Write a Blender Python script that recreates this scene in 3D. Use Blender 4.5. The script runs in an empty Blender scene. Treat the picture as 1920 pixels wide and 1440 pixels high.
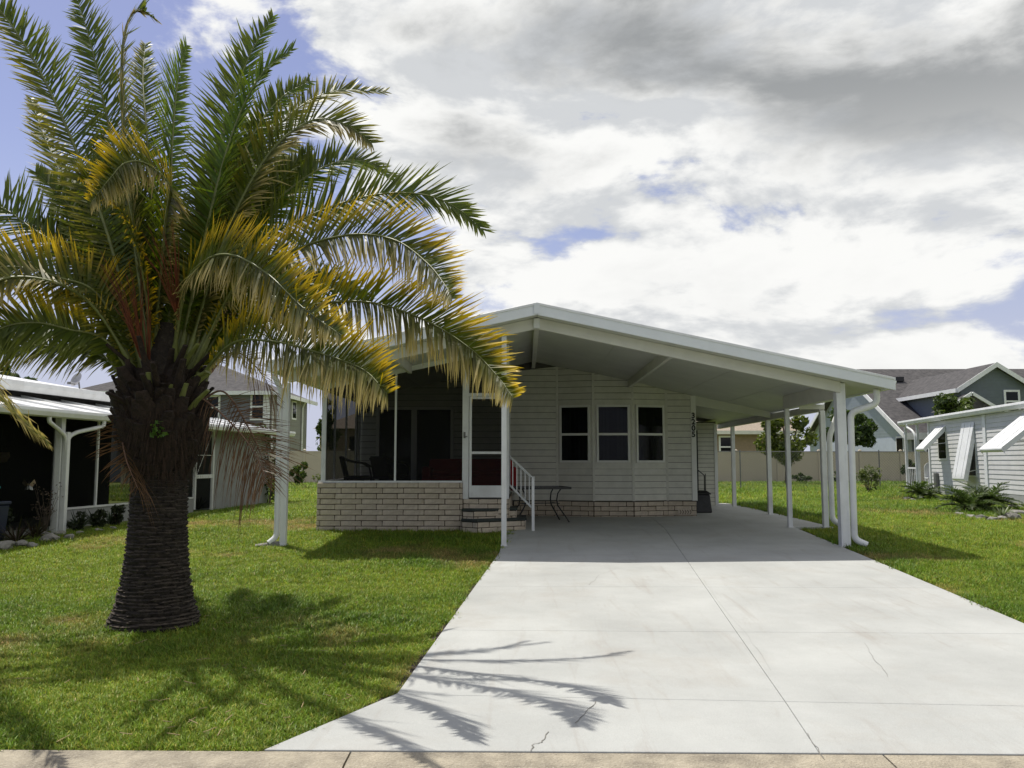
import bpy, bmesh, math, random
import numpy as np
from mathutils import Vector, Matrix
R = math.radians
random.seed(7); rng = np.random.default_rng(7)
S = bpy.context.scene; C = S.collection

# ------------------------------------------------------------------ camera
FPX, EYE = 1550.0, 1.43
PITCH, YAW = math.atan(146/1550), math.atan(26/1550)
cd = bpy.data.cameras.new('camera'); cam = bpy.data.objects.new('camera', cd); C.objects.link(cam)
cd.sensor_width = 36; cd.lens = 36*FPX/1920; cd.clip_end = 3000; cd.clip_start = 0.05
cam.location = (0, 0, EYE); cam.rotation_euler = (math.pi/2+PITCH, 0, YAW)
S.camera = cam
# ------------------------------------------------------------------ light
SUNV = Vector((-0.31, 0.34, 1.0)).normalized()           # towards the sun
sd = bpy.data.lights.new('sun', 'SUN'); sun = bpy.data.objects.new('sun', sd); C.objects.link(sun)
sd.energy = 4.7; sd.angle = R(0.53); sd.color = (1.0, 0.95, 0.86)
sun.rotation_euler = (-SUNV).to_track_quat('-Z', 'Y').to_euler()
w = bpy.data.worlds.new('World'); S.world = w; w.use_nodes = True
def build_world():
    nt = w.node_tree; N = nt.nodes; L = nt.links; N.clear()
    def n(t, **k):
        o = N.new(t)
        for a, b in k.items(): setattr(o, a, b)
        return o
    def m(op, a, b=None, c=None, clamp=False):
        o = n('ShaderNodeMath', operation=op, use_clamp=clamp)
        for i, v in enumerate((a, b, c)):
            if v is None: continue
            if isinstance(v, (int, float)): o.inputs[i].default_value = v
            else: L.new(v, o.inputs[i])
        return o.outputs[0]
    def mixc(f, a, b):
        o = n('ShaderNodeMix', data_type='RGBA')
        if isinstance(f, (int, float)): o.inputs[0].default_value = f
        else: L.new(f, o.inputs[0])
        for i, v in ((6, a), (7, b)):
            if isinstance(v, tuple): o.inputs[i].default_value = (*v, 1)
            else: L.new(v, o.inputs[i])
        return o.outputs[2]
    def smooth(v, a, b):
        o = n('ShaderNodeMapRange', interpolation_type='SMOOTHSTEP')
        L.new(v, o.inputs[0]); o.inputs[1].default_value = a; o.inputs[2].default_value = b
        return o.outputs[0]
    def noise(vec, scale, detail, rough, off=(0, 0, 0), dist=0.0):
        mp = n('ShaderNodeVectorMath', operation='ADD'); L.new(vec, mp.inputs[0]); mp.inputs[1].default_value = off
        o = n('ShaderNodeTexNoise'); L.new(mp.outputs[0], o.inputs['Vector'])
        o.inputs['Scale'].default_value = scale; o.inputs['Detail'].default_value = detail
        o.inputs['Roughness'].default_value = rough; o.inputs['Distortion'].default_value = dist
        return o.outputs['Fac']
    sky = n('ShaderNodeTexSky', sky_type='NISHITA', sun_disc=False)
    sky.sun_elevation = math.asin(SUNV.z); sky.sun_rotation = math.atan2(SUNV.x, SUNV.y)
    sky.air_density = 1.0; sky.dust_density = 0.6; sky.ozone_density = 2.0
    tc = n('ShaderNodeTexCoord'); D = tc.outputs['Generated']
    sp = n('ShaderNodeSeparateXYZ'); L.new(D, sp.inputs[0])
    sc = n('ShaderNodeVectorMath', operation='MULTIPLY'); L.new(D, sc.inputs[0]); sc.inputs[1].default_value = (1.0, 1.0, 2.2)
    P = sc.outputs[0]; OFF = SKY_OFF
    # the cloud field thins out towards the west (left) and closes overhead and towards the east
    bias = m('ADD', m('MULTIPLY', smooth(sp.outputs[0], -0.50, 0.0), 0.17), m('MULTIPLY', smooth(sp.outputs[2], 0.14, 0.44), 0.09))
    big = noise(P, 1.7, 2.0, 0.5, OFF)
    fine = noise(P, 4.0, 11.0, 0.57, (OFF[0]+5, OFF[1], OFF[2]+3), 0.22)
    d = m('ADD', m('ADD', m('MULTIPLY', big, 0.55), m('MULTIPLY', fine, 0.62)), bias)
    cover = m('MULTIPLY', smooth(d, 0.715, 0.765), smooth(sp.outputs[2], -0.01, 0.01))
    # sunlit tops white, undersides and the thick deck overhead grey
    up = noise(P, 4.0, 11.0, 0.57, (OFF[0]+5-0.02, OFF[1]+0.02, OFF[2]+3+0.075), 0.22)
    relief = smooth(m('SUBTRACT', fine, up), -0.10, 0.05)
    thick = smooth(d, 0.80, 0.98)
    gloom = m('MULTIPLY', thick, m('ADD', m('MULTIPLY', smooth(sp.outputs[2], 0.20, 0.42), 0.80), 0.18), clamp=True)
    white = mixc(relief, (6.9, 7.1, 7.3), (10.2, 10.2, 10.0))
    ccol = mixc(gloom, white, (3.5, 3.65, 3.75))
    tint = n('ShaderNodeMix', data_type='RGBA', blend_type='MULTIPLY'); tint.inputs[0].default_value = 1
    L.new(sky.outputs[0], tint.inputs[6]); tint.inputs[7].default_value = (*SKY_TINT, 1)
    haze = m('MULTIPLY', smooth(m('MULTIPLY', sp.outputs[2], -1.0), -0.36, -0.02), 0.92)
    blue = mixc(haze, tint.outputs[2], (5.6, 6.0, 7.6))
    fin = mixc(cover, blue, ccol)
    bg = n('ShaderNodeBackground'); L.new(fin, bg.inputs[0]); bg.inputs[1].default_value = 0.09
    out = n('ShaderNodeOutputWorld'); L.new(bg.outputs[0], out.inputs[0])
SKY_OFF = (0.70, 5.6, 0.0); SKY_TINT = (1.5, 1.2, 1.25)
build_world()
S.view_settings.view_transform = 'Standard'; S.view_settings.look = 'None'
S.view_settings.gamma = 1; S.view_settings.exposure = 0.08
S.cycles.max_bounces = 8; S.cycles.transparent_max_bounces = 24; S.cycles.diffuse_bounces = 5

# ------------------------------------------------------------------ helpers
def at(px, py, Y):
    """world point on the plane y = Y that a measured photo position corresponds to"""
    X = (px-960)/FPX; Z = (720-py)/FPX
    y = math.cos(PITCH)-Z*math.sin(PITCH); z = math.sin(PITCH)+Z*math.cos(PITCH)
    xr = X*math.cos(YAW)-y*math.sin(YAW); yr = X*math.sin(YAW)+y*math.cos(YAW)
    t = Y/yr
    return Vector((xr*t, Y, EYE+z*t))
def gz(y):
    if y < 17: return 0.0297*(y-13.7)
    return 0.098+0.102*min(1, (y-17)/25)
def gnd(px, py):
    lo, hi = 2.0, 120.0
    for _ in range(60):
        mid = (lo+hi)/2
        if at(px, py, mid).z > gz(mid): lo = mid
        else: hi = mid
    p = at(px, py, lo); p.z = gz(lo); return p
class MB:
    def __init__(s): s.v = []; s.f = []; s.mi = []; s.sm = []
    def add(s, vs, fs, mi=0, smooth=False):
        b = len(s.v); s.v += [tuple(v) for v in vs]
        for f in fs: s.f.append(tuple(b+i for i in f)); s.mi.append(mi); s.sm.append(smooth)
    def box(s, x0, x1, y0, y1, z0, z1, mi=0):
        s.add([(x0,y0,z0),(x1,y0,z0),(x1,y1,z0),(x0,y1,z0),(x0,y0,z1),(x1,y0,z1),(x1,y1,z1),(x0,y1,z1)],
              [(0,3,2,1),(4,5,6,7),(0,1,5,4),(1,2,6,5),(2,3,7,6),(3,0,4,7)], mi)
    def hexa(s, bot, top, mi=0):
        n = len(bot)
        s.add(list(bot)+list(top), [tuple(range(n))[::-1], tuple(range(n, 2*n))]+[(i,(i+1)%n,n+(i+1)%n,n+i) for i in range(n)], mi)
    def prism(s, poly, d, mi=0):           # poly: 3D points, d: extrusion vector
        d = Vector(d); s.hexa([Vector(p) for p in poly], [Vector(p)+d for p in poly], mi)
    def bar(s, a, b, wd, ht, mi=0, up=(0,0,1)):
        a = Vector(a); b = Vector(b); t = (b-a).normalized(); u = Vector(up)
        if abs(t.dot(u)) > .98: u = Vector((0,1,0))
        r = t.cross(u).normalized(); n = r.cross(t)
        o = [r*wd/2*i+n*ht/2*j for i, j in ((-1,-1),(1,-1),(1,1),(-1,1))]
        s.hexa([a+q for q in o], [b+q for q in o], mi)
    def tube(s, pts, rad, seg=8, mi=0, caps=True, flat=1.0):
        pts = [Vector(p) for p in pts]; n = len(pts)
        if not hasattr(rad, '__len__'): rad = [rad]*n
        vs = []; ref = Vector((0,0,1))
        t0 = (pts[1]-pts[0]).normalized()
        if abs(t0.dot(ref)) > .95: ref = Vector((0,1,0))
        r = t0.cross(ref).normalized()
        for i, p in enumerate(pts):
            t = (pts[min(i+1,n-1)]-pts[max(i-1,0)]).normalized()
            r = (r-t*r.dot(t)).normalized(); q = t.cross(r)
            for k in range(seg):
                a = 2*math.pi*k/seg; vs.append(p+(r*math.cos(a)+q*math.sin(a)*flat)*rad[i])
        fs = [(i*seg+k, i*seg+(k+1)%seg, (i+1)*seg+(k+1)%seg, (i+1)*seg+k) for i in range(n-1) for k in range(seg)]
        s.add(vs, fs, mi, True)
        if caps: s.add([vs[k] for k in range(seg)], [tuple(range(seg))[::-1]], mi); s.add(vs[-seg:], [tuple(range(seg))], mi)
    def lathe(s, prof, seg=24, c=(0,0,0), mi=0, smooth=True):
        vs = [(c[0]+r*math.cos(2*math.pi*k/seg), c[1]+r*math.sin(2*math.pi*k/seg), c[2]+z) for r, z in prof for k in range(seg)]
        fs = [(i*seg+k, i*seg+(k+1)%seg, (i+1)*seg+(k+1)%seg, (i+1)*seg+k) for i in range(len(prof)-1) for k in range(seg)]
        s.add(vs, fs, mi, smooth)
    def mesh(s, name, mats):
        me = bpy.data.meshes.new(name); me.from_pydata(s.v, [], s.f)
        if not isinstance(mats, (list, tuple)): mats = [mats]
        for m in mats: me.materials.append(m)
        me.polygons.foreach_set('material_index', s.mi); me.polygons.foreach_set('use_smooth', s.sm)
        me.update(); return me
    def build(s, name, mats, parent=None, bevel=0):
        me = s.mesh(name, mats)
        if bevel:
            bm = bmesh.new(); bm.from_mesh(me)
            bmesh.ops.bevel(bm, geom=bm.edges[:], offset=bevel, segments=1, affect='EDGES', clamp_overlap=True)
            bm.to_mesh(me); bm.free()
        return obj(name, me, parent)
def obj(name, me, parent=None, loc=None, rz=None):
    o = bpy.data.objects.new(name, me); C.objects.link(o); o.parent = parent
    if loc is not None: o.location = loc
    if rz is not None: o.rotation_euler = (0, 0, rz)
    return o
def tag(o, label=None, cat=None, group=None, kind=None):
    if label: o['label'] = label
    if cat: o['category'] = cat
    if group: o['group'] = group
    if kind: o['kind'] = kind
    return o
def thing(name, label, cat, loc=(0,0,0), rz=0, group=None):
    o = bpy.data.objects.new(name, None); C.objects.link(o); o.location = loc; o.rotation_euler = (0,0,rz)
    o.empty_display_size = .2
    return tag(o, label, cat, group)
def bx(name, mat, parent, *a, bevel=0):
    m = MB(); m.box(*a); return m.build(name, mat, parent, bevel)

# ------------------------------------------------------------------ materials
def mat(name, col, rough=.7, var=.12, scale=6., bump=0., bscale=40., metal=0., spec=.5, col2=None, dirt_or_highlight=None, dscale=2.):
    M = bpy.data.materials.new(name); M.use_nodes = True; nt = M.node_tree; N = nt.nodes; L = nt.links
    b = N['Principled BSDF']; b.inputs['Roughness'].default_value = rough; b.inputs['Metallic'].default_value = metal
    b.inputs['Specular IOR Level'].default_value = spec
    tc = N.new('ShaderNodeTexCoord'); 
    no = N.new('ShaderNodeTexNoise'); no.inputs['Scale'].default_value = scale; no.inputs['Detail'].default_value = 6
    no.inputs['Roughness'].default_value = .65
    L.new(tc.outputs['Object'], no.inputs['Vector'])
    mx = N.new('ShaderNodeMix'); mx.data_type = 'RGBA'
    c2 = col2 or tuple(max(0, c*(1-2.2*var)) for c in col)
    mr = N.new('ShaderNodeMapRange'); L.new(no.outputs['Fac'], mr.inputs[0]); mr.inputs[1].default_value = .3; mr.inputs[2].default_value = .7
    L.new(mr.outputs[0], mx.inputs[0])
    mx.inputs[6].default_value = (*[min(1, c*(1+var*.5)) for c in col], 1); mx.inputs[7].default_value = (*c2, 1)
    last = mx.outputs[2]
    if dirt_or_highlight:
        n2 = N.new('ShaderNodeTexNoise'); n2.inputs['Scale'].default_value = dscale; n2.inputs['Detail'].default_value = 8; n2.inputs['Roughness'].default_value = .7
        L.new(tc.outputs['Object'], n2.inputs['Vector'])
        m2 = N.new('ShaderNodeMapRange'); L.new(n2.outputs['Fac'], m2.inputs[0]); m2.inputs[1].default_value = .52; m2.inputs[2].default_value = .72; m2.inputs[4].default_value = dirt_or_highlight[3]
        x2 = N.new('ShaderNodeMix'); x2.data_type = 'RGBA'; L.new(m2.outputs[0], x2.inputs[0]); L.new(last, x2.inputs[6]); x2.inputs[7].default_value = (*dirt_or_highlight[:3], 1)
        last = x2.outputs[2]
    L.new(last, b.inputs['Base Color'])
    if bump:
        n3 = N.new('ShaderNodeTexNoise'); n3.inputs['Scale'].default_value = bscale; n3.inputs['Detail'].default_value = 5
        L.new(tc.outputs['Object'], n3.inputs['Vector'])
        bp = N.new('ShaderNodeBump'); bp.inputs['Strength'].default_value = bump; bp.inputs['Distance'].default_value = .02
        L.new(n3.outputs['Fac'], bp.inputs['Height']); L.new(bp.outputs[0], b.inputs['Normal'])
    return M
def leafmat(name, trans=.45, attr='col', rough=.45, rnd=.25):
    M = bpy.data.materials.new(name); M.use_nodes = True; nt = M.node_tree; N = nt.nodes; L = nt.links
    b = N['Principled BSDF']; b.inputs['Roughness'].default_value = rough; b.inputs['Specular IOR Level'].default_value = .4
    a = N.new('ShaderNodeAttribute'); a.attribute_name = attr
    tr = N.new('ShaderNodeBsdfTranslucent'); ms = N.new('ShaderNodeMixShader'); ms.inputs[0].default_value = trans
    L.new(a.outputs['Color'], b.inputs['Base Color'])
    hs = N.new('ShaderNodeHueSaturation'); hs.inputs['Saturation'].default_value = 1.1; hs.inputs['Value'].default_value = 1.25
    L.new(a.outputs['Color'], hs.inputs['Color']); L.new(hs.outputs[0], tr.inputs[0])
    L.new(b.outputs[0], ms.inputs[1]); L.new(tr.outputs[0], ms.inputs[2])
    L.new(ms.outputs[0], N['Material Output'].inputs[0])
    return M
M = {}
M['white'] = mat('white_aluminium', (.74,.75,.75), .42, .05, 3, .03, 60, dirt_or_highlight=(.45,.43,.38,.25), dscale=1.5)
M['fascia'] = mat('fascia_paint', (.72,.75,.76), .4, .04, 2, .02, 30, dirt_or_highlight=(.5,.5,.46,.2), dscale=1.2)
M['beam'] = mat('beam_cream_paint', (.66,.65,.59), .5, .05, 3)
M['ceil'] = mat('ceiling_panel_paint', (.60,.605,.55), .55, .06, 1.2, .03, 20)
M['siding'] = mat('house_siding', (.62,.61,.54), .55, .06, 5, .12, 90, dirt_or_highlight=(.42,.41,.35,.3), dscale=1.3)
M['siding_back'] = mat('siding_gap_shade', (.09,.085,.075), .9, .1)  # dark backing, paints the lap shadow lines in the board gaps
M['trim'] = mat('window_trim_paint', (.72,.72,.68), .45, .04, 3)
M['brick'] = mat('slump_brick', (.58,.50,.395), .9, .10, 9, .7, 45, dirt_or_highlight=(.44,.36,.275,.5), dscale=7)
M['brick2'] = mat('slump_brick_pale', (.60,.52,.415), .9, .10, 11, .7, 50, dirt_or_highlight=(.42,.34,.26,.45), dscale=6)
M['brick3'] = mat('slump_brick_brown', (.56,.48,.375), .9, .10, 8, .7, 45, dirt_or_highlight=(.43,.35,.265,.45), dscale=8)
M['mortar'] = mat('dark_mortar', (.10,.075,.055), .95, .2, 20, .4, 80)
M['tread'] = mat('dark_green_carpet', (.045,.055,.05), .95, .2, 30, .3, 120)
M['glass'] = mat('dark_window_glass', (.008,.010,.009), .08, .1, 1, spec=.22)
M['glassdoor'] = mat('sliding_door_glass', (.008,.011,.010), .06, .1, 1, spec=.25)
M['curtain'] = mat('green_grey_curtain', (.12,.14,.105), .9, .25, 4)
M['black'] = mat('black_metal', (.012,.012,.012), .4, .2, 10)
M['blackplastic'] = mat('black_plastic', (.022,.022,.023), .45, .25, 6, .06, 30)
M['wicker'] = mat('dark_wicker', (.045,.038,.03), .7, .3, 30, .5, 120)
M['red'] = mat('red_upholstery', (.30,.012,.014), .85, .15, 8, .2, 60)
M['number'] = mat('number_black', (.01,.01,.01), .4, .05)
M['stone'] = mat('pale_field_stone', (.27,.26,.235), .9, .25, 6, .5, 18, dirt_or_highlight=(.2,.2,.17,.6), dscale=3)
M['straw'] = mat('dry_straw', (.34,.26,.13), .9, .2, 20)
M['soil'] = mat('dark_soil', (.040,.028,.018), 1., .3, 12, .8, 30)
M['kerb'] = mat('kerb_aggregate', (.40,.355,.27), .95, .18, 5, .9, 70, col2=(.20,.175,.135), dirt_or_highlight=(.52,.48,.39,.7), dscale=60)
M['asphalt'] = mat('asphalt', (.055,.054,.052), .9, .2, 20, .5, 120)
M['bark'] = mat('palm_bark', (.032,.024,.017), .95, .3, 14, .8, 60, dirt_or_highlight=(.12,.098,.07,.6), dscale=16)  # lighter patches painted in as highlights on the scar rims
M['lip_highlight'] = mat('palm_lip_highlight', (.075,.058,.042), .95, .35, 18, .6, 60)  # lighter brown, a painted highlight on the scars' upper faces
M['boot'] = mat('palm_leaf_base', (.030,.018,.011), .95, .3, 12, .9, 45, dirt_or_highlight=(.07,.045,.024,.45), dscale=10)
M['fiber'] = mat('palm_fibre', (.045,.026,.014), 1., .3, 30, .6, 80)
M['rachis'] = mat('palm_rachis', (.17,.19,.05), .45, .2, 8)
M['rachisdead'] = mat('palm_rachis_dead', (.20,.115,.075), .8, .2, 8)
M['leaf'] = leafmat('palm_leaflet', .42)
M['treeleaf'] = leafmat('tree_leaf', .35)
M['wood'] = mat('tree_bark', (.13,.10,.075), .95, .25, 10, .6, 30)
M['shingle'] = mat('charcoal_shingles', (.085,.080,.080), .95, .25, 3.5, .9, 8, col2=(.032,.031,.034))
M['shingle_tan'] = mat('tan_shingles', (.33,.275,.215), .95, .2, 9, .5, 25, col2=(.24,.195,.15))
M['bluegrey'] = mat('blue_grey_cladding', (.14,.165,.20), .7, .06, 3)
M['paleblue'] = mat('pale_blue_cladding', (.40,.45,.52), .7, .05, 3)
M['greyclad'] = mat('grey_cladding', (.25,.245,.25), .7, .06, 3)
M['slateclad'] = mat('slate_cladding', (.16,.165,.19), .7, .06, 3)
M['brownwall'] = mat('brown_stucco', (.30,.225,.16), .9, .08, 4, .2, 50)
M['tanfence'] = mat('tan_vinyl', (.50,.43,.34), .55, .04, 2)
M['stucco'] = mat('grey_stucco', (.34,.345,.34), .9, .07, 3, .4, 60, dirt_or_highlight=(.25,.25,.23,.4), dscale=2)
M['galv'] = mat('galvanised_steel', (.20,.20,.20), .5, .1, 8, metal=.6)
M['nsiding'] = mat('neighbour_siding', (.60,.60,.585), .55, .06, 2.5, .05, 60, dirt_or_highlight=(.45,.44,.42,.3), dscale=1.1)
M['dish'] = mat('dish_grey', (.30,.30,.31), .5, .06, 5)
M['teal'] = mat('teal_plastic', (.05,.45,.48), .5, .1, 5)
M['navy'] = mat('navy_plastic', (.012,.02,.05), .5, .1, 5)
M['cream'] = mat('cream_ornament', (.6,.45,.28), .6, .2, 8)
M['darkroom'] = mat('painted_dark_interior', (.03,.028,.025), .9, .1)  # near-black colour standing in for the shade of unlit rooms
def screen_mat(name, col, fac):
    m_ = bpy.data.materials.new(name); m_.use_nodes = True; N = m_.node_tree.nodes; L = m_.node_tree.links
    N.remove(N['Principled BSDF']); d = N.new('ShaderNodeBsdfDiffuse'); d.inputs[0].default_value = (*col, 1)
    t = N.new('ShaderNodeBsdfTransparent'); x = N.new('ShaderNodeMixShader'); x.inputs[0].default_value = fac
    L.new(t.outputs[0], x.inputs[1]); L.new(d.outputs[0], x.inputs[2]); L.new(x.outputs[0], N['Material Output'].inputs[0])
    return m_
def glass_mat(name):  # WINGLASS
    m_ = mat(name, (.006,.008,.007), .05, .1, 1, spec=.2); N = m_.node_tree.nodes; L = m_.node_tree.links
    t = N.new('ShaderNodeBsdfTransparent'); x = N.new('ShaderNodeMixShader'); x.inputs[0].default_value = .55
    L.new(t.outputs[0], x.inputs[1]); L.new(N['Principled BSDF'].outputs[0], x.inputs[2]); L.new(x.outputs[0], N['Material Output'].inputs[0]); return m_
M['bayglass'] = glass_mat('bay_window_glass')
M['screen'] = screen_mat('insect_screen', (.016,.016,.015), .69)
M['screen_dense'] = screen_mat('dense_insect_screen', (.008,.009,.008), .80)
def concrete_mat():
    m_ = mat('driveway_concrete', (.42,.43,.415), .85, .10, .7, .15, 70, dirt_or_highlight=(.33,.312,.28,.6), dscale=.8)
    nt = m_.node_tree; N = nt.nodes; L = nt.links; b = N['Principled BSDF']
    src = b.inputs['Base Color'].links[0].from_socket
    tc = N.new('ShaderNodeTexCoord')
    # scuffs and tyre marks drawn out along the drive, plus fine speckle
    mp = N.new('ShaderNodeMapping'); mp.inputs['Scale'].default_value = (5.5, .55, 1); mp.inputs['Rotation'].default_value = (0,0,R(7))
    L.new(tc.outputs['Object'], mp.inputs[0])
    n1 = N.new('ShaderNodeTexNoise'); n1.inputs['Scale'].default_value = 1.0; n1.inputs['Detail'].default_value = 8; n1.inputs['Roughness'].default_value = .7; n1.inputs['Distortion'].default_value = .6
    L.new(mp.outputs[0], n1.inputs['Vector'])
    r1 = N.new('ShaderNodeMapRange'); L.new(n1.outputs['Fac'], r1.inputs[0]); r1.inputs[1].default_value = .55; r1.inputs[2].default_value = .8; r1.inputs[4].default_value = .75
    x = N.new('ShaderNodeMix'); x.data_type = 'RGBA'; L.new(r1.outputs[0], x.inputs[0]); L.new(src, x.inputs[6]); x.inputs[7].default_value = (.29,.265,.235,1)
    n2 = N.new('ShaderNodeTexNoise'); n2.inputs['Scale'].default_value = 160; n2.inputs['Detail'].default_value = 3; L.new(tc.outputs['Object'], n2.inputs['Vector'])
    r2 = N.new('ShaderNodeMapRange'); L.new(n2.outputs['Fac'], r2.inputs[0]); r2.inputs[1].default_value = .3; r2.inputs[2].default_value = .75; r2.inputs[3].default_value = 1.06; r2.inputs[4].default_value = .86
    x2 = N.new('ShaderNodeMix'); x2.data_type = 'RGBA'; x2.blend_type = 'MULTIPLY'; x2.inputs[0].default_value = 1
    L.new(x.outputs[2], x2.inputs[6]); L.new(r2.outputs[0], x2.inputs[7])
    L.new(x2.outputs[2], b.inputs['Base Color'])
    return m_
M['concrete'] = concrete_mat()
M['crack'] = mat('crack_dark', (.20,.19,.17), .95, .2, 20)
def lawn_mat():
    m_ = mat('lawn_turf', (.19,.24,.035), .95, .1, 1.2, 1.0, 55, col2=(.13,.18,.025), dirt_or_highlight=(.28,.23,.085,.6), dscale=.55)
    return m_
M['lawn'] = lawn_mat()
def stripes(base, name, period, axis='Z'):      # lap lines of cladding too far away to build course by course
    m_ = base.copy(); m_.name = name; nt = m_.node_tree; N = nt.nodes; L = nt.links; b = N['Principled BSDF']
    tc = N.new('ShaderNodeTexCoord'); wv = N.new('ShaderNodeTexWave'); wv.wave_type = 'BANDS'; wv.bands_direction = axis; wv.wave_profile = 'SAW'
    wv.inputs['Scale'].default_value = math.pi*2/20/period*1.0; L.new(tc.outputs['Object'], wv.inputs['Vector'])
    bp = N.new('ShaderNodeBump'); bp.inputs['Strength'].default_value = .9; bp.inputs['Distance'].default_value = .05
    L.new(wv.outputs['Fac'], bp.inputs['Height']); L.new(bp.outputs[0], b.inputs['Normal']); return m_
M['paleblue_lap'] = stripes(M['paleblue'], 'pale_blue_lap', .2)
M['bluegrey_lap'] = stripes(M['bluegrey'], 'blue_grey_lap', .2)
M['greyclad_lap'] = stripes(M['greyclad'], 'grey_lap', .2)
# ------------------------------------------------------------------ ground, drive, kerb, road
def sheet(name, xs, ys, zf, m_):
    vs = [(x, y, zf(x, y)) for y in ys for x in xs]; nx = len(xs)
    fs = [(j*nx+i, j*nx+i+1, (j+1)*nx+i+1, (j+1)*nx+i) for j in range(len(ys)-1) for i in range(nx-1)]
    me = bpy.data.meshes.new(name); me.from_pydata(vs, [], fs); me.materials.append(m_)
    return tag(obj(name, me), kind='structure')
XS = [-400,-120,-60,-30,-20]+[i*1.0 for i in range(-15,26)]+[30,45,80,160,400]
sheet('ground', XS, [4.97,5.5,6,7,8,9,10,11,12,13,14,15,16,17,20,25,30,36,42,50,70,110,200,420,900], lambda x, y: gz(y)-.02, M['lawn'])
sheet('road', [-400,-60,-20,0,20,60,400], [-4.2,0,4.47], lambda x, y: -.355+.0*(y), M['asphalt'])
sheet('verge', [-400,-60,-20,0,20,60,400], [-90,-40,-12,-4.2], lambda x, y: -.33, M['lawn'])
# rolled kerb in cast lengths
kerb = tag(bpy.data.objects.new('kerb', None), kind='structure'); C.objects.link(kerb)
def kerb_mesh(x0, x1):
    prof = [(4.965,-.247),(4.80,-.256),(4.66,-.278),(4.52,-.325),(4.46,-.352),(4.46,-.45),(4.965,-.45)]
    m = MB(); m.hexa([(x0,y,z) for y, z in prof], [(x1,y,z) for y, z in prof]); return m
kx = [-40,-12,-7.2,-4.1,-1.02,2.05,5.1,8.2,14,40]
for a, b in zip(kx, kx[1:]):
    m = kerb_mesh(a+.006, b-.006); m.build('kerb_stone', M['kerb'], kerb)
# driveway slabs
drive = tag(bpy.data.objects.new('driveway', None), kind='structure'); C.objects.link(drive)
def DL(y):  # left and right edge of the drive
    if y < 6.05: return -.918-(6.05-y)*.57
    return -.43+(y-13.13)*.069
def DR(y):
    if y < 5.7: return 4.687+(5.7-y)*.6
    return 5.20+(y-13.2)*.0687
def DG(y): return 2.243+(y-10.975)*.092
def slab(poly, zoff=.018):
    top = [(x, y, gz(y)+zoff) for x, y in poly]; bot = [(x, y, gz(y)-.12) for x, y in poly]
    m = MB(); m.hexa(bot, top); return m.build('concrete_slab', M['concrete'], drive, bevel=.003)
JY = [(4.975,0),(5.985,-.045),(7.975,-.014),(10.29,-.008),(13.17,0),(17.0,0)]
G = .0022
for (y0, s0), (y1, s1) in zip(JY, JY[1:]):
    f0 = lambda x: y0+s0*x+G; f1 = lambda x: y1+s1*x-G
    def edge(fn, ya, yb, flip):
        ys = [ya, yb]
        for k in (6.05, 5.7):
            if ya < k < yb: ys.append(k)
        ys.sort(); 
        if flip: ys.reverse()
        return [(fn(y), y) for y in ys]
    l0, l1 = f0(DL(y0)), f1(DL(y1)); g0, g1 = f0(DG(y0)), f1(DG(y1)); r0, r1 = f0(DR(y0)), f1(DR(y1))
    if y0 > 13: 
        slab([(-.42,y0+G),(DG(y0)-G,y0+G),(DG(y1)-G,y1-G),(-.42,y1-G)])
        slab([(DG(y0)+G,y0+G),(DR(y0),y0+G),(5.42,y1-G),(DG(y1)+G,y1-G)]); continue
    left = edge(DL, l0, l1, True); right = edge(DR, r0, r1, False)
    slab([(DG(y0)-G, g0), (DG(y1)-G, g1)]+left)
    slab([(DG(y1)+G, g1), (DG(y0)+G, g0)]+right)
slab([(-.25,17+G),(2.78,17+G),(2.98,20.4),(-.25,20.4)]); slab([(2.79,17+G),(6.22,17+G),(6.3,20.4),(2.99,20.4)])
slab([(3.9,20.41),(6.3,20.41),(6.36,26.0),(3.9,26.0)])
def crack(pts, wd=.007):
    P3 = [Vector((*gnd(px, py).xy, 0)) for px, py in pts]
    q = []
    for a, b in zip(P3, P3[1:]):
        for k in range(5):
            t = k/5; q.append(a.lerp(b, t)+Vector((random.uniform(-1,1), random.uniform(-1,1), 0))*.012)
    q.append(P3[-1]); m = MB(); vs = []
    for i, p in enumerate(q):
        t = (q[min(i+1,len(q)-1)]-q[max(i-1,0)]).normalized(); nn = Vector((-t.y, t.x, 0)); ww = wd*random.uniform(.4,1.2)/2
        z = gz(p.y)+.0215
        vs += [(p.x+nn.x*ww, p.y+nn.y*ww, z), (p.x-nn.x*ww, p.y-nn.y*ww, z)]
    m.add(vs, [(2*i,2*i+1,2*i+3,2*i+2) for i in range(len(q)-1)]); m.build('crack', M['crack'], drive)
crack([(1118,1320),(1098,1345),(1078,1362)]); crack([(1030,1378),(1018,1396),(1000,1404),(995,1415)])
crack([(1512,1380),(1545,1428)], .004)
crack([(1318,1090),(1362,1150),(1405,1200),(1446,1262)], .0022)
crack([(1105,1100),(1125,1080),(1160,1068)], .003); crack([(1620,1210),(1640,1240),(1665,1275)], .003)
# bare trimmed edge between turf and drive
def edge_strip(fn, side, y0, y1):
    m = MB(); vs = []; ys = np.linspace(y0, y1, 40)
    for y in ys:
        wd = .05+.03*random.random()
        vs += [(fn(y)-side*.004, y, gz(y)-.012), (fn(y)+side*wd, y, gz(y)-.008)]
    m.add(vs, [(2*i,2*i+1,2*i+3,2*i+2) if side > 0 else (2*i+1,2*i,2*i+2,2*i+3) for i in range(len(ys)-1)])
    tag(m.build('soil_edge', M['soil']), kind='structure')
edge_strip(DL, -1, 4.98, 16.2); edge_strip(DR, 1, 4.98, 16.9)
m = MB(); m.box(-14, -1.56, 4.975, 5.03, -.30, -.272); tag(m.build('soil_edge', M['soil']), kind='structure')

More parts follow.
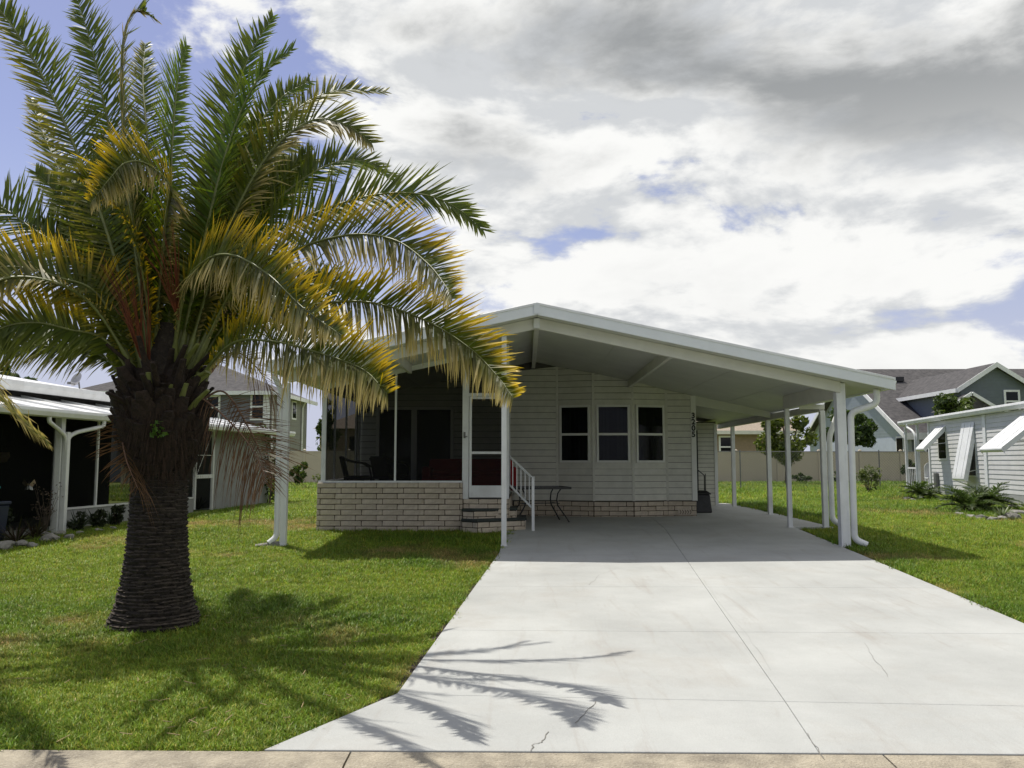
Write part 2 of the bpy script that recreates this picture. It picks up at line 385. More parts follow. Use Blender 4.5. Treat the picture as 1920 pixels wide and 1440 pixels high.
# ------------------------------------------------------------------ the house
HC = .186                                     # ridge x
SL = .216
YF, YP, YQ, YW = 13.6, 14.08, 16.4, 20.2      # fascia, posts, porch front, house front wall
def ztop(x): return 4.065-SL*abs(x-HC)
def zc(x): return 3.885-SL*abs(x-HC)          # ceiling
XL, XR = -4.28, 6.07
house = thing('house', 'white single-storey home with gabled carport roof, brick porch wall and number 3205', 'house', (HC, YF, 0))
def hp(o):                                    # keep world coordinates for parts of the house
    o.matrix_parent_inverse = Matrix.Translation((-HC, -YF, 0)); return o
class HB(MB):
    def build(s, name, mats, parent=None, bevel=0):
        o = MB.build(s, name, mats, parent if parent else house, bevel)
        if parent is None: hp(o)
        return o
# --- roof
roof = None
def roof_slab(name, xa, xb, y0, y1, t0, t1, m_, par=None):
    m = HB(); xs = [xa]+([HC] if xa < HC < xb else [])+[xb]
    poly = [(x, y0, ztop(x)-t0) for x in xs]+[(x, y0, ztop(x)-t1) for x in xs[::-1]]
    m.prism(poly[::-1], (0, y1-y0, 0)); return m.build(name, m_, par)
roof = roof_slab('roof', XL+.04, XR-.1, YF+.03, YW+6, .012, .178, M['ceil'])
def P(o): return o
for (a, b) in ((XL, HC-.001), (HC+.001, XR-.005)):
    m = HB(); m.prism([(a,YF,ztop(a)-.195),(b,YF,ztop(b)-.195),(b,YF,ztop(b)),(a,YF,ztop(a))], (0,.03,0)); m.build('fascia', M['fascia'], roof, .004)
    m = HB(); m.prism([(a,YF-.012,ztop(a)-.03),(b,YF-.012,ztop(b)-.03),(b,YF-.012,ztop(b)+.012),(a,YF-.012,ztop(a)+.012)], (0,.06,0)); m.build('drip_edge', M['white'], roof, .003)
    a2, b2 = max(a, -4.05), min(b, 5.30)
    m = HB(); m.prism([(a2,YF+.36,zc(a2)-.19),(b2,YF+.36,zc(b2)-.19),(b2,YF+.36,zc(b2)-.003),(a2,YF+.36,zc(a2)-.003)], (0,.10,0)); m.build('front_beam', M['beam'], roof, .004)
m = HB(); m.box(HC-.05, HC+.05, YF-.016, YF-.0125, 3.885, 4.065); m.build('fascia_joint', M['fascia'], roof)
def long_beam(x, y0, y1, wd, dp, m_, name='ceiling_beam'):
    m = HB(); m.box(x-wd/2, x+wd/2, y0, y1, zc(x)-dp, zc(x)+.01); return m.build(name, m_, roof, .004)
long_beam(HC, YF+.465, YW-.02, .085, .17, M['beam']); long_beam(2.5, YF+.465, YW-.02, .075, .17, M['beam'])
long_beam(-2.3, YF+.465, YQ-.1, .075, .17, M['beam'])
long_beam(5.35, YF+.465, 17.1, .10, .26, M['beam'], 'eave_beam')
m = HB(); m.box(5.31, 5.39, 17.09, 17.11, zc(5.35)-.29, zc(5.35)-.2); m.build('bracket', M['black'], roof)
for k in range(9):                             # joints of the roof pans
    xx = -3.7+k*1.07
    m = HB(); m.box(xx-.006,xx+.006,YF+.48,YW-.03,zc(xx)-.004,zc(xx)+.01); m.build('panel_seam', M['ceil'], roof)
# gutters along both eaves, with the slanting end cap seen from the street
def gutter(x, s, y0, y1, zt):
    prof = [(0,0),(.125,0),(.125,-.03),(.10,-.075),(.085,-.135),(0,-.135)]
    m = HB(); m.prism([(x+s*a, y0, zt+b) for a, b in prof][::(-1 if s > 0 else 1)], (0, y1-y0, 0)); return m.build('gutter', M['fascia'], roof, .003)
m = HB(); m.box(HC-.055,HC+.055,YF+.30,YF+.358,zc(HC)-.19,zc(HC)-.02); m.build('beam_bracket', M['white'], roof, .006)
gutter(XR-.105, 1, YF+.02, YW+.1, ztop(XR)-.035+.0); gutter(XL+.045, -1, YF+.02, YW+5, ztop(XL)-.03)
# rear carport roof: lower, along the side of the home
m = HB(); m.prism([(3.95,YW+.02,2.92),(6.3,YW+.02,2.56),(6.3,YW+.02,2.68),(3.95,YW+.02,3.04)], (0,5.9,0)); rr = m.build('rear_roof', M['ceil'])
m = HB(); m.prism([(4.1,YW-.03,2.80),(XR-.13,YW-.03,2.50),(XR-.13,YW-.03,zc(XR-.13)+.02),(4.1,YW-.03,zc(4.1)+.02)], (0,.045,0)); m.build('gable_infill', M['ceil'], rr)
m = HB(); m.box(6.0, 6.11, 17.02, 26.05, 2.46, 2.60); m.build('eave_beam', M['beam'], rr, .004)
m = HB(); m.box(6.16, 6.34, YW+.0, 26.05, 2.53, 2.62); m.build('gutter', M['fascia'], rr, .004)
m = HB(); m.box(5.6, 6.11, 16.98, 17.018, 2.50, 2.60); m.build('cross_beam', M['beam'], rr, .004)
# --- posts
def post(x, y, zt, wd=.085, name='post'):
    m = HB(); z0 = gz(y)+.018
    m.box(x-wd/2, x+wd/2, y-wd/2, y+wd/2, z0, zt)
    for s in (-1, 1):                          # fluted face ribs
        m.box(x+s*wd*.30-.008, x+s*wd*.30+.008, y-wd/2-.004, y-wd/2+.002, z0+.02, zt-.02)
    m.box(x-wd/2-.012, x+wd/2+.012, y-wd/2-.012, y+wd/2+.012, z0-.01, z0+.012)
    return m.build(name, M['white'])
post(-4.10, YP, zc(-4.10)-.18, .10); post(-.372, YP, zc(-.372)+.0, .085); post(5.32, YP, zc(5.32)-.02, .15)
post(5.34, 17.0, zc(5.34)-.26); post(6.055, 17.0, 2.47, .10); post(6.055, 20.8, 2.47, .10); post(6.055, 24.35, 2.47, .10)
# --- downspouts
def downspout(pts, wd=.085):
    m = HB(); m.tube(pts, wd/2*1.15, 8, flat=.8); return m.build('downspout', M['white'])
def arc(pts, k=5):                             # round the corners of a polyline
    pts = [Vector(p) for p in pts]; out = [pts[0]]
    for a, b, c in zip(pts, pts[1:], pts[2:]):
        r = min(.11, (b-a).length*.45, (c-b).length*.45); p0 = b+(a-b).normalized()*r; p1 = b+(c-b).normalized()*r
        for i in range(k+1):
            t = i/k; out.append(p0*(1-t)**2+b*2*t*(1-t)+p1*t*t)
    out.append(pts[-1]); return out
g = gz(YP)
downspout(arc([(5.90,YP-.12,2.64),(5.90,YP-.12,2.40),(5.475,YP-.06,2.26),(5.475,YP-.02,g+.13),(5.66,YP-.08,g+.045)]), .10)
downspout(arc([(6.40,17.0,2.54),(6.38,17.0,2.42),(6.19,17.0,1.95),(6.19,17.0,gz(17)+.16),(6.40,16.98,gz(17)+.05)]), .10)
downspout(arc([(-4.30,YP-.05,2.98),(-4.30,YP-.05,2.86),(-4.215,YP,2.70),(-4.215,YP,g+.16),(-4.33,YP-.06,g+.06)]), .085)
# --- siding helper: lap boards as separate pieces, clipped by the sloping ceiling
def clip(poly, f):
    out = []
    for (a, b) in zip(poly, poly[1:]+poly[:1]):
        fa, fb = f(a), f(b)
        if fa >= 0: out.append(a)
        if (fa >= 0) != (fb >= 0):
            t = fa/(fa-fb); out.append((a[0]+(b[0]-a[0])*t, a[1]+(b[1]-a[1])*t))
    return out
def siding(parent, p0, p1, z0, z1, pitch, m_, top=None, holes=(), name='siding_board', proud=.024):
    """boards on the wall from p0 to p1 (plan points, left to right seen from outside)"""
    p0 = Vector((*p0, 0)); p1 = Vector((*p1, 0)); Lh = (p1-p0).length; u = (p1-p0).normalized(); nrm = Vector((u.y, -u.x, 0))
    z = z0
    while z < z1-.005:
        zt = min(z+pitch, z1)
        segs = [(0, Lh)]
        for (h0, h1, hz0, hz1) in holes:
            if zt > hz0+.004 and z < hz1-.004:
                ns = []
                for (a, b) in segs:
                    if h0 > a: ns.append((a, min(b, h0)))
                    if h1 < b: ns.append((max(a, h1), b))
                segs = [(a, b) for a, b in ns if b-a > .004]
        for (a, b) in segs:
            poly = [(a, z+.009), (b, z+.009), (b, zt-.001), (a, zt-.001)]
            if top:
                poly = clip(poly, lambda q: top((p0+u*q[0]).x)-q[1])
                if len(poly) < 3: continue
            fr = []; bk = []
            for (s, zz) in poly:
                off = proud*(1-(zz-z)/pitch)+.004
                q = p0+u*s+Vector((0,0,zz)); fr.append(q+nrm*off); bk.append(q-nrm*.002)
            m = MB(); m.hexa(bk, fr); m.build(name, m_, parent)
        z += pitch
# --- front wall with the shallow window bay
fw = HB(); fw.box(-4.14, .76, YW, YW+.12, .12, 3.75); fw.box(3.42, 4.085, YW, YW+.12, .12, 3.2)
fw.box(-4.14, 4.085, YW+.3, YW+.42, .12, 2.9); fw.box(3.98, 4.085, YW+.12, YW+6, .12, 3.05); fw.box(-4.14,-4.04,YW+.12,YW+6,.12,2.9)
fw.prism([(-4.1,YW+.02,2.8),(4.05,YW+.02,2.8),(4.05,YW+.02,zc(4.05)),(HC,YW+.02,zc(HC)),(-4.1,YW+.02,zc(-4.1))], (0,.09,0))
bay = [(.76,YW),(1.62,YW-.28),(2.565,YW-.28),(3.42,YW)]
for a, b in zip(bay, bay[1:]):
    fw.hexa([(*a,.12),(*b,.12),(b[0],b[1]+.1,.12),(a[0],a[1]+.1,.12)], [(*a,zc(a[0])),(*b,zc(b[0])),(b[0],b[1]+.1,zc(b[0])),(a[0],a[1]+.1,zc(a[0]))])
front = fw.build('front_wall', M['siding_back'])
ZS = .50                                      # top of the brick skirt
PW = .152
topf = lambda x: zc(x)-.003
win = [(at(1049,759,YW-.13), at(1106,868,YW-.13)), (at(1122,758,YW-.28), at(1181,868,YW-.28)), (at(1197,759,YW-.13), at(1250,868,YW-.13))]
ZW0, ZW1 = 1.415, 2.795
PZ0 = ZS+PW*math.floor((ZW0-.05-ZS)/PW); PZ1 = ZS+PW*math.ceil((ZW1+.05-ZS)/PW)
siding(front, (-1.55,YW), (.76,YW), ZS, 3.9, PW, M['siding'], topf)
siding(front, (-4.12,YW), (-3.66,YW), 0.55, 3.9, PW, M['siding'], topf)
siding(front, (-3.66,YW), (-1.55,YW), 2.78, 3.9, PW, M['siding'], topf)
for i, (a, b) in enumerate(zip(bay, bay[1:])):
    Lb = math.dist(a, b); siding(front, a, b, ZS, 3.9, PW, M['siding'], topf, [(.03, Lb-.03, PZ0, PZ1)])
siding(front, (3.42,YW), (4.085,YW), ZS, 3.4, PW, M['siding'], topf)
for (x, y) in bay+[(4.075,YW)]:
    m = MB(); w_ = .028 if x < 4 else .06
    m.box(x-w_, x+w_, y-.032, y-.001, ZS, zc(x)-.005); m.build('seam_trim', M['siding'] if x < 4 else M['trim'], front)
# windows of the bay: frame, rails, two panes each, curtain behind
def window(par, a, b, z0, z1, ins=.05, fw_=.055):
    a = Vector((*a, 0)); b = Vector((*b, 0)); u = (b-a).normalized(); nr = Vector((u.y, -u.x, 0)); Lh = (b-a).length
    wn = bpy.data.objects.new('window', None); C.objects.link(wn); wn.parent = par
    if par is house: hp(wn)
    def q(s, z, o): return a+u*s+nr*o+Vector((0,0,z))
    def slabq(name, s0, s1, za, zb, o0, o1, m_, bev=.003):
        m = MB(); m.hexa([q(s0,za,o0),q(s1,za,o0),q(s1,za,o1),q(s0,za,o1)], [q(s0,zb,o0),q(s1,zb,o0),q(s1,zb,o1),q(s0,zb,o1)]); return m.build(name, m_, wn, bev)
    slabq('frame', ins, ins+fw_, z0, z1, .0, .045, M['trim']); slabq('frame', Lh-ins-fw_, Lh-ins, z0, z1, .0, .045, M['trim'])
    slabq('frame', ins+fw_, Lh-ins-fw_, z1-fw_, z1, .0, .043, M['trim']); slabq('frame', ins+fw_, Lh-ins-fw_, z0, z0+fw_, .0, .043, M['trim'])
    zm = z0+(z1-z0)*.49
    slabq('meeting_rail', ins+fw_, Lh-ins-fw_, zm-.028, zm+.028, .005, .038, M['trim'])
    slabq('pane', ins+fw_, Lh-ins-fw_, z0+fw_, zm-.028, .012, .016, M['bayglass'], 0)
    slabq('pane', ins+fw_, Lh-ins-fw_, zm+.028, z1-fw_, .020, .024, M['bayglass'], 0)
    slabq('room_shade_sheet', ins+fw_, Lh-ins-fw_, z0+fw_, z1-fw_, .0005, .0015, M['darkroom'], 0)  # near-black sheet painting the shade of the room behind the panes
    w4_ = Lh-2*ins-2*fw_
    for k in range(8):
        if k in (3, 4): continue
        s_ = ins+fw_+w4_*k/8; slabq('curtain_fold', s_+.004, s_+w4_/8-.012, z0+fw_+(z1-z0)*(.0 if k % 2 else .02), z1-fw_, .002, .004+.004*(k % 2), M['curtain'], 0)
    return wn
for a, b in zip(bay, bay[1:]):
    Lb = math.dist(a, b); a2 = Vector(a); b2 = Vector(b); u = (b2-a2).normalized()
    m = MB(); n_ = Vector((u.y, -u.x)); q = a2+u*.03; r = b2-u*.03
    m.hexa([(q.x,q.y,PZ0+.003),(r.x,r.y,PZ0+.003),(r.x+n_.x*.012,r.y+n_.y*.012,PZ0+.003),(q.x+n_.x*.012,q.y+n_.y*.012,PZ0+.003)],
           [(q.x,q.y,PZ1-.001),(r.x,r.y,PZ1-.001),(r.x+n_.x*.012,r.y+n_.y*.012,PZ1-.001),(q.x+n_.x*.012,q.y+n_.y*.012,PZ1-.001)]); m.build('window_panel', M['siding'], front)
    off = n_*.013
    window(house, a2+off, b2+off, ZW0, ZW1, .075, .05)
# house number
for i, ch in enumerate('3205'):
    cu = bpy.data.curves.new('house_number', 'FONT'); cu.body = ch; cu.size = .185; cu.extrude = .006; cu.offset = .006; cu.align_x = 'CENTER'
    to = bpy.data.objects.new('tmp', cu); C.objects.link(to)
    bpy.context.view_layer.update()
    me = bpy.data.meshes.new_from_object(to.evaluated_get(bpy.context.evaluated_depsgraph_get())); bpy.data.objects.remove(to)
    me.name = 'house_number'; me.materials.clear(); me.materials.append(M['number'])
    o = obj('house_number', me, house); hp(o); o.location = (4.07, YW-.042, 2.49-i*.152); o.rotation_euler = (math.pi/2, 0, 0)
    tag(o, 'black house number digit %s' % ch)
# --- brick pieces
def brick_variants(w_, h_, d_, n=4):
    out = []
    for k in range(n):
        m = MB(); m.box(-w_/2, w_/2, -d_/2, d_/2, -h_/2, h_/2); me = m.mesh('brick', M[('brick','brick2','brick3')[k % 3]])
        bm = bmesh.new(); bm.from_mesh(me)
        bmesh.ops.bevel(bm, geom=bm.edges[:], offset=.007, segments=1, affect='EDGES')
        for v in bm.verts: v.co += Vector((random.uniform(-1,1)*.003, random.uniform(-1,1)*.003, random.uniform(-1,1)*.003))
        bm.to_mesh(me); bm.free(); out.append(me)
    return out
BR_CACHE = {}
def course(par, p0, p1, z, pitch=.411, h_=.107, off=0., joint=.011, d_=.09, conv=None):
    p0 = Vector(p0); p1 = Vector(p1); Lh = (p1-p0).length; u = (p1-p0).normalized(); ang = math.atan2(u.y, u.x)
    s = -off
    while s < Lh-.01:
        a, b = max(0, s), min(Lh, s+pitch); s += pitch
        w_ = b-a-joint
        if w_ < .03: continue
        key = (round(w_, 2), round(h_, 3), d_)
        if key not in BR_CACHE: BR_CACHE[key] = brick_variants(w_, h_-joint, d_, 5)
        c = p0+u*((a+b)/2)
        o = obj('brick', random.choice(BR_CACHE[key]), par); nr = Vector((u.y, -u.x))
        c = c-nr*(d_/2-.012)+nr*random.uniform(-.003,.003)
        o.location = (c.x, c.y, z+h_/2+random.uniform(-.0015,.0015)); o.rotation_euler = (0, 0, ang+random.uniform(-.004,.004))
# skirt under the house
sk = HB()
runs = [((-.3,YW),(.76,YW)),((.76,YW),(1.62,YW-.28)),((1.62,YW-.28),(2.565,YW-.28)),((2.565,YW-.28),(3.42,YW)),((3.42,YW),(4.11,YW))]
for a, b in runs:
    a = Vector(a); b = Vector(b); u = (b-a).normalized(); n_ = Vector((u.y,-u.x))
    p = [a-n_*.05, b-n_*.05, b+n_*.022, a+n_*.022]
    sk.hexa([(*q,.10) for q in p], [(*q,ZS-.012) for q in p])
skirt = sk.build('brick_skirt', M['mortar'])
for a, b in runs:
    a = Vector(a); b = Vector(b); u = (b-a).normalized(); n_ = Vector((u.y,-u.x))
    for k in range(4):
        if (a.x > 3.3): pass
        course(skirt, a+n_*.022, b+n_*.022, ZS-.015-(k+1)*.111, .411, .111, .2*(k % 2)+.05, .014)
vt = bpy.data.objects.new('vent', None); C.objects.link(vt); vt.parent = house; hp(vt)
bx('vent_frame', M['brick2'], vt, 3.66,3.98,YW-.055,YW-.045,.16,.30)
for i in range(5):
    m = MB(); xx = 3.70+i*.06; m.tube([(xx,YW-.058,.18),(xx+.03,YW-.062,.23),(xx,YW-.058,.28)], .008, 5); m.build('scroll', M['mortar'], vt)
# porch knee wall
BX0, BX1 = -4.137, -1.243; ZB0, ZB1 = .02, 1.035
kw = HB(); kw.box(BX0+.012, BX1-.004, YQ+.014, YQ+.18, ZB0, ZB1-.02); kw.box(BX0+.012, BX0+.2, YQ+.18, YW-.01, ZB0, ZB1-.02)
knee = kw.build('porch_wall', M['mortar'])
RH = .1065
for k in range(10):
    z = ZB1-.012-(k+1)*RH
    course(knee, (BX0, YQ), (BX1, YQ), z, .411, RH, .045 if k % 2 == 0 else .411-.075, .013)
    course(knee, (BX0, YW-.1), (BX0, YQ+.095), z, .411, RH, .2*(k % 2), .013)
bx('sill_plate', M['white'], knee, BX0+.02,BX1,YQ+.03,YQ+.13,ZB1-.014,ZB1+.022)
# porch floor, threshold brick, side
pf = HB(); pf.box(BX0+.2, -.34, YQ+.18, YW-.01, .1, .70); pf.build('porch_floor', M['stucco'])
tw = HB(); tw.box(BX1, -.34, YQ+.05, YQ+.17, .05, .70); tw.box(-.46,-.34,YQ+.17,YW-.02,.05,.70); thr = tw.build('threshold_wall', M['mortar'])
for k in range(7):
    z = .70-(k+1)*.098
    course(thr, (BX1, YQ+.05), (-.34, YQ+.05), z, .37, .098, .19*(k % 2)+.06, .013); course(thr, (-.34, YQ+.06), (-.34, YW-.05), z, .37, .098, .19*(k % 2), .013)
# --- screen framing of the porch
def frame_bar(name, *a): m = HB(); m.box(*a); return m.build(name, M['white'], None, .003)
XC = -4.03                                    # corner post
frame_bar('screen_post', XC-.045, XC+.045, YQ+.05, YQ+.13, ZB1+.02, zc(XC))
frame_bar('screen_mullion', -2.62, -2.58, YQ+.06, YQ+.10, ZB1+.02, zc(-2.6))
frame_bar('screen_post', -1.262, -1.135, YQ+.03, YQ+.13, .70, zc(-1.2))
frame_bar('screen_post', -.42, -.335, YQ+.03, YQ+.13, .70, zc(-.38))
m = HB(); m.prism([(XC,YQ+.05,zc(XC)-.10),(-.36,YQ+.05,zc(-.36)-.10),(-.36,YQ+.05,zc(-.36)-.002),(XC,YQ+.05,zc(XC)-.002)], (0,.06,0)); m.build('screen_head', M['white'])
for y in (17.45, 18.55, 19.6):
    frame_bar('screen_mullion', XC-.03, XC+.01, y-.022, y+.022, ZB1+.02, zc(XC))
frame_bar('screen_sill', XC-.05, XC+.05, YQ+.13, YW-.05, ZB1-.01, ZB1+.025)
frame_bar('screen_head', XC-.03, XC+.03, YQ+.13, YW-.05, zc(XC)-.10, zc(XC)-.003)
for y in (17.6, 18.9): frame_bar('screen_mullion', -.40, -.355, y-.02, y+.02, .70, zc(-.38))
frame_bar('transom_rail', -1.135, -.42, YQ+.04, YQ+.10, 2.735, 2.80)
def screen(poly): m = HB(); m.add(poly, [tuple(range(len(poly)))]); return m.build('screen', M['screen'])
def scr(x0, x1, z0): screen([(x0,YQ+.08,z0),(x1,YQ+.08,z0),(x1,YQ+.08,zc(x1)-.09),(x0,YQ+.08,zc(x0)-.09)])
scr(XC+.045, -2.62, ZB1+.02); scr(-2.58, -1.262, ZB1+.02); scr(-1.135, -.42, 2.80)
ys = [YQ+.13, 17.428, 18.528, 19.578, YW-.05]
for a, b in zip(ys, ys[1:]): screen([(XC-.005,a+.044 if a > 17 else a,ZB1+.02),(XC-.005,b,ZB1+.02),(XC-.005,b,zc(XC)-.1),(XC-.005,a+.044 if a > 17 else a,zc(XC)-.1)])
for a, b in ((YQ+.13,17.58),(17.62,18.88),(18.92,YW-.04)): screen([(-.378,a,.72),(-.378,b,.72),(-.378,b,zc(-.38)-.02),(-.378,a,zc(-.38)-.02)])
# screen door
sdr = bpy.data.objects.new('screen_door', None); C.objects.link(sdr); sdr.parent = house; hp(sdr)
DX0, DX1, DZ0, DZ1 = -1.125, -.43, .73, 2.73
for a in ((DX0,DX0+.05,DZ0,DZ1),(DX1-.05,DX1,DZ0,DZ1),(DX0+.05,DX1-.05,DZ1-.05,DZ1),(DX0+.05,DX1-.05,1.585,1.635),(DX0+.05,DX1-.05,DZ0,.965)):
    bx('door_frame', M['white'], sdr, a[0],a[1],YQ+.02,YQ+.05,a[2],a[3], bevel=.003)
for a in ((.965,1.585),(1.635,DZ1-.05)):
    m = MB(); m.add([(DX0+.05,YQ+.035,a[0]),(DX1-.05,YQ+.035,a[0]),(DX1-.05,YQ+.035,a[1]),(DX0+.05,YQ+.035,a[1])], [(0,1,2,3)]); m.build('screen', M['screen'], sdr)
m = MB(); m.box(-1.235,-1.20,YQ+.0,YQ+.028,1.90,2.02); m.bar((-1.225,YQ-.02,1.93),(-1.16,YQ-.03,1.93),.014,.02); m.build('handle', M['galv'], sdr)
# sliding glass door at the back of the porch
sl = bpy.data.objects.new('sliding_door', None); C.objects.link(sl); sl.parent = house; hp(sl)
for a in ((-3.66,-3.58,.70,2.78),(-1.84,-1.76,.70,2.78),(-3.58,-1.84,2.70,2.78),(-2.80,-2.66,.74,2.70),(-3.58,-1.84,.70,.74)):
    bx('frame', M['beam'], sl, a[0],a[1],YW-.04,YW+.0,a[2],a[3], bevel=.003)
for a in ((-3.58,-2.80),(-2.66,-1.84)): bx('pane', M['glassdoor'], sl, a[0],a[1],YW-.02,YW-.012,.74,2.70)
siding(front, (-1.76,YW), (-1.55,YW), ZS, 2.78, PW, M['siding'], topf)
# rear store room at the end of the carport, its door and rail
sr = HB(); sr.box(4.10, 5.62, 24.6, 26.2, .10, 2.62); store = sr.build('store_wall', M['siding_back'])
siding(store, (4.98,24.6), (5.60,24.6), .14, 2.58, .125, M['siding'])
bx('corner_trim', M['white'], store, 5.56,5.65,24.56,24.60,.12,2.55)
sdo = bpy.data.objects.new('side_door', None); C.objects.link(sdo); sdo.parent = house; hp(sdo)
m = MB(); m.hexa([(4.62,23.6,.22),(4.985,24.5,.22),(5.02,24.485,.22),(4.655,23.585,.22)],[(4.62,23.6,2.33),(4.985,24.5,2.33),(5.02,24.485,2.33),(4.655,23.585,2.33)]); m.build('door_leaf', M['trim'], sdo)
bx('door_gap_shade', M['black'], sdo, 4.98,5.07,24.53,24.56,.2,2.36)  # black strip painting the shade in the gap beside the door
m = MB(); m.tube([(4.72,23.3,1.28),(5.02,23.5,1.05),(5.02,23.5,.14)], .016, 6); m.tube([(5.06,23.55,1.1),(5.06,23.55,.14)], .012, 6); m.build('grab_rail', M['black'], sdo)
# porch lamp
lp = thing('wall_lamp', 'small dark lamp on the wall beside the sliding door in the screened porch', 'lamp', (-3.92, YW-.05, 2.70))
m = MB(); m.lathe([(.0,.14),(.05,.12),(.07,.06),(.055,-.06),(.0,-.08)], 10); m.build('lantern', M['black'], lp)
m = MB(); m.box(-.04,.04,-.0,.045,-.02,.09); m.build('back_plate', M['black'], lp)
# ------------------------------------------------------------------ porch steps, rail and furniture
st = thing('porch_steps', 'angled brick steps with dark carpeted treads below the screen door', 'steps', (-.75, YQ-.3, 0))
def stp(o): o.matrix_parent_inverse = Matrix.Translation((.75, -(YQ-.3), 0)); return o
def step(poly, z0, z1, nb):
    m = MB(); m.hexa([(x,y,z0) for x, y in poly], [(x,y,z1-.05) for x, y in poly]); core = stp(m.build('step_core', M['mortar'], st))
    c = Vector((sum(p[0] for p in poly)/len(poly), sum(p[1] for p in poly)/len(poly)))
    m = MB(); big = [Vector(p)+(Vector(p)-c).normalized()*.035 for p in poly]
    m.hexa([(p.x,p.y,z1-.052) for p in big], [(p.x,p.y,z1) for p in big]); stp(m.build('tread', M['tread'], st, .008))
    for a, b in zip(poly[:nb], poly[1:nb+1]):
        k = 0; z = z1-.055
        while z-.10 > z0-.06:
            course(core, a, b, z-.105, .36, .105, .17*(k % 2)+.1, .013, .06); z -= .105; k += 1
step([(-1.235,16.20),(-.93,15.98),(-.02,16.55),(-.02,17.3),(-1.235,17.3)], .0, .33, 3)
step([(-1.235,16.33),(-1.02,16.24),(-.20,16.62),(-.20,17.3),(-1.235,17.3)], .05, .52, 3)
rl = thing('stair_railing', 'white metal stair railing with thin balusters beside the porch steps', 'railing', (.135, 16.3, gz(16.3)))
def rlp(o): o.matrix_parent_inverse = Matrix.Translation((-.135, -16.3, -gz(16.3))); return o
a0, a1 = Vector((-.345,16.62,1.56)), Vector((.115,16.32,1.13)); b0, b1 = Vector((-.345,16.62,.99)), Vector((.115,16.32,.54))
m = MB(); m.bar(a0, a1, .035, .03); rlp(m.build('top_rail', M['white'], rl)); m = MB(); m.bar(b0, b1, .03, .03); rlp(m.build('bottom_rail', M['white'], rl))
for k in range(6):
    t = k/5.6; m = MB(); m.bar(b0.lerp(b1, t), a0.lerp(a1, t), .017, .017); rlp(m.build('baluster', M['white'], rl))
m = MB(); m.box(.11,.165,16.27,16.325,gz(16.3)+.015,1.13); m.box(.10,.175,16.26,16.335,1.13,1.145); rlp(m.build('newel_post', M['white'], rl, .003))
# patio table behind the rail
tb = thing('patio_table', 'black metal patio table with curved legs under the carport by the porch steps', 'table', (.27, 18.4, gz(18.4)+.02), R(14))
m = MB(); m.box(-.61,.61,-.4,.4,.735,.755); m.build('table_top', M['glassdoor'], tb, .004)
m = MB()
for a, b in (((-.62,-.41),(.62,-.41)),((.62,-.41),(.62,.41)),((.62,.41),(-.62,.41)),((-.62,.41),(-.62,-.41))): m.bar((*a,.74),(*b,.74),.045,.05)
m.build('rim', M['black'], tb)
m = MB(); m.bar((-.4,0,.40),(.4,0,.40),.02,.02); m.bar((-.4,-.28,.4),(-.4,.28,.4),.02,.02); m.bar((.4,-.28,.4),(.4,.28,.4),.02,.02); m.build('stretcher', M['black'], tb)
for sx in (-1, 1):
    for sy in (-1, 1):
        m = MB(); m.tube([(sx*.44,sy*.30,.735),(sx*.37,sy*.27,.62),(sx*.35,sy*.26,.48),(sx*.37,sy*.27,.36),(sx*.46,sy*.31,.22),(sx*.55,sy*.35,.08),(sx*.60,sy*.37,.0)], .016, 6); m.build('leg', M['black'], tb)
# wheeled trash can by the house corner
tr = thing('trash_can', 'black tapered plastic trash can standing by the house corner under the carport', 'trash can', (4.52, 21.6, gz(21.6)+.02))
def taper(m, z0, z1, w0, d0, w1, d1): m.hexa([(-w0,-d0,z0),(w0,-d0,z0),(w0,d0,z0),(-w0,d0,z0)], [(-w1,-d1,z1),(w1,-d1,z1),(w1,d1,z1),(-w1,d1,z1)])
m = MB(); taper(m, .0, .46, .235, .22, .19, .19); m.build('bin_body', M['blackplastic'], tr, .02)
m = MB(); taper(m, .46, .50, .215, .215, .21, .21); taper(m, .50, .56, .20, .20, .12, .15); m.build('lid', M['blackplastic'], tr, .012)
m = MB(); m.bar((-.1,-.225,.40),(.1,-.225,.40),.02,.02); m.build('handle', M['blackplastic'], tr)
# chairs inside the porch
def chair(loc, rz, label):
    t = thing('wicker_chair', label, 'chair', loc, rz, 'dark chairs inside the porch')
    m = MB(); m.box(-.28,.28,-.27,.27,.36,.44); m.build('seat', M['wicker'], t, .02)
    m = MB(); m.hexa([(-.28,.22,.42),(.28,.22,.42),(.28,.27,.42),(-.28,.27,.42)], [(-.26,.34,.86),(.26,.34,.86),(.26,.38,.84),(-.26,.38,.84)]); m.build('backrest', M['wicker'], t, .02)
    for s in (-1, 1):
        m = MB(); m.tube([(s*.29,.34,.80),(s*.31,.15,.74),(s*.31,-.12,.70),(s*.31,-.26,.62),(s*.30,-.30,.45),(s*.29,-.28,.0)], .02, 6); m.build('armrest', M['wicker'], t)
        m = MB(); m.tube([(s*.27,.25,.40),(s*.28,.30,.0)], .02, 6); m.build('leg', M['wicker'], t)
chair((-3.55,17.55,.70), R(95), 'dark wicker porch chair nearest the left screen corner')
chair((-2.98,18.2,.70), R(140), 'dark wicker porch chair just left of the screen mullion, deeper in the porch')
so = thing('sofa', 'dark red sofa against the wall inside the screened porch', 'sofa', (-1.30, 19.35, .70))
m = MB(); m.box(-1.0,1.0,-.40,.35,.10,.42); m.build('base', M['red'], so, .03)
m = MB(); m.box(-.98,.98,.18,.40,.42,.80); m.build('backrest', M['red'], so, .05)
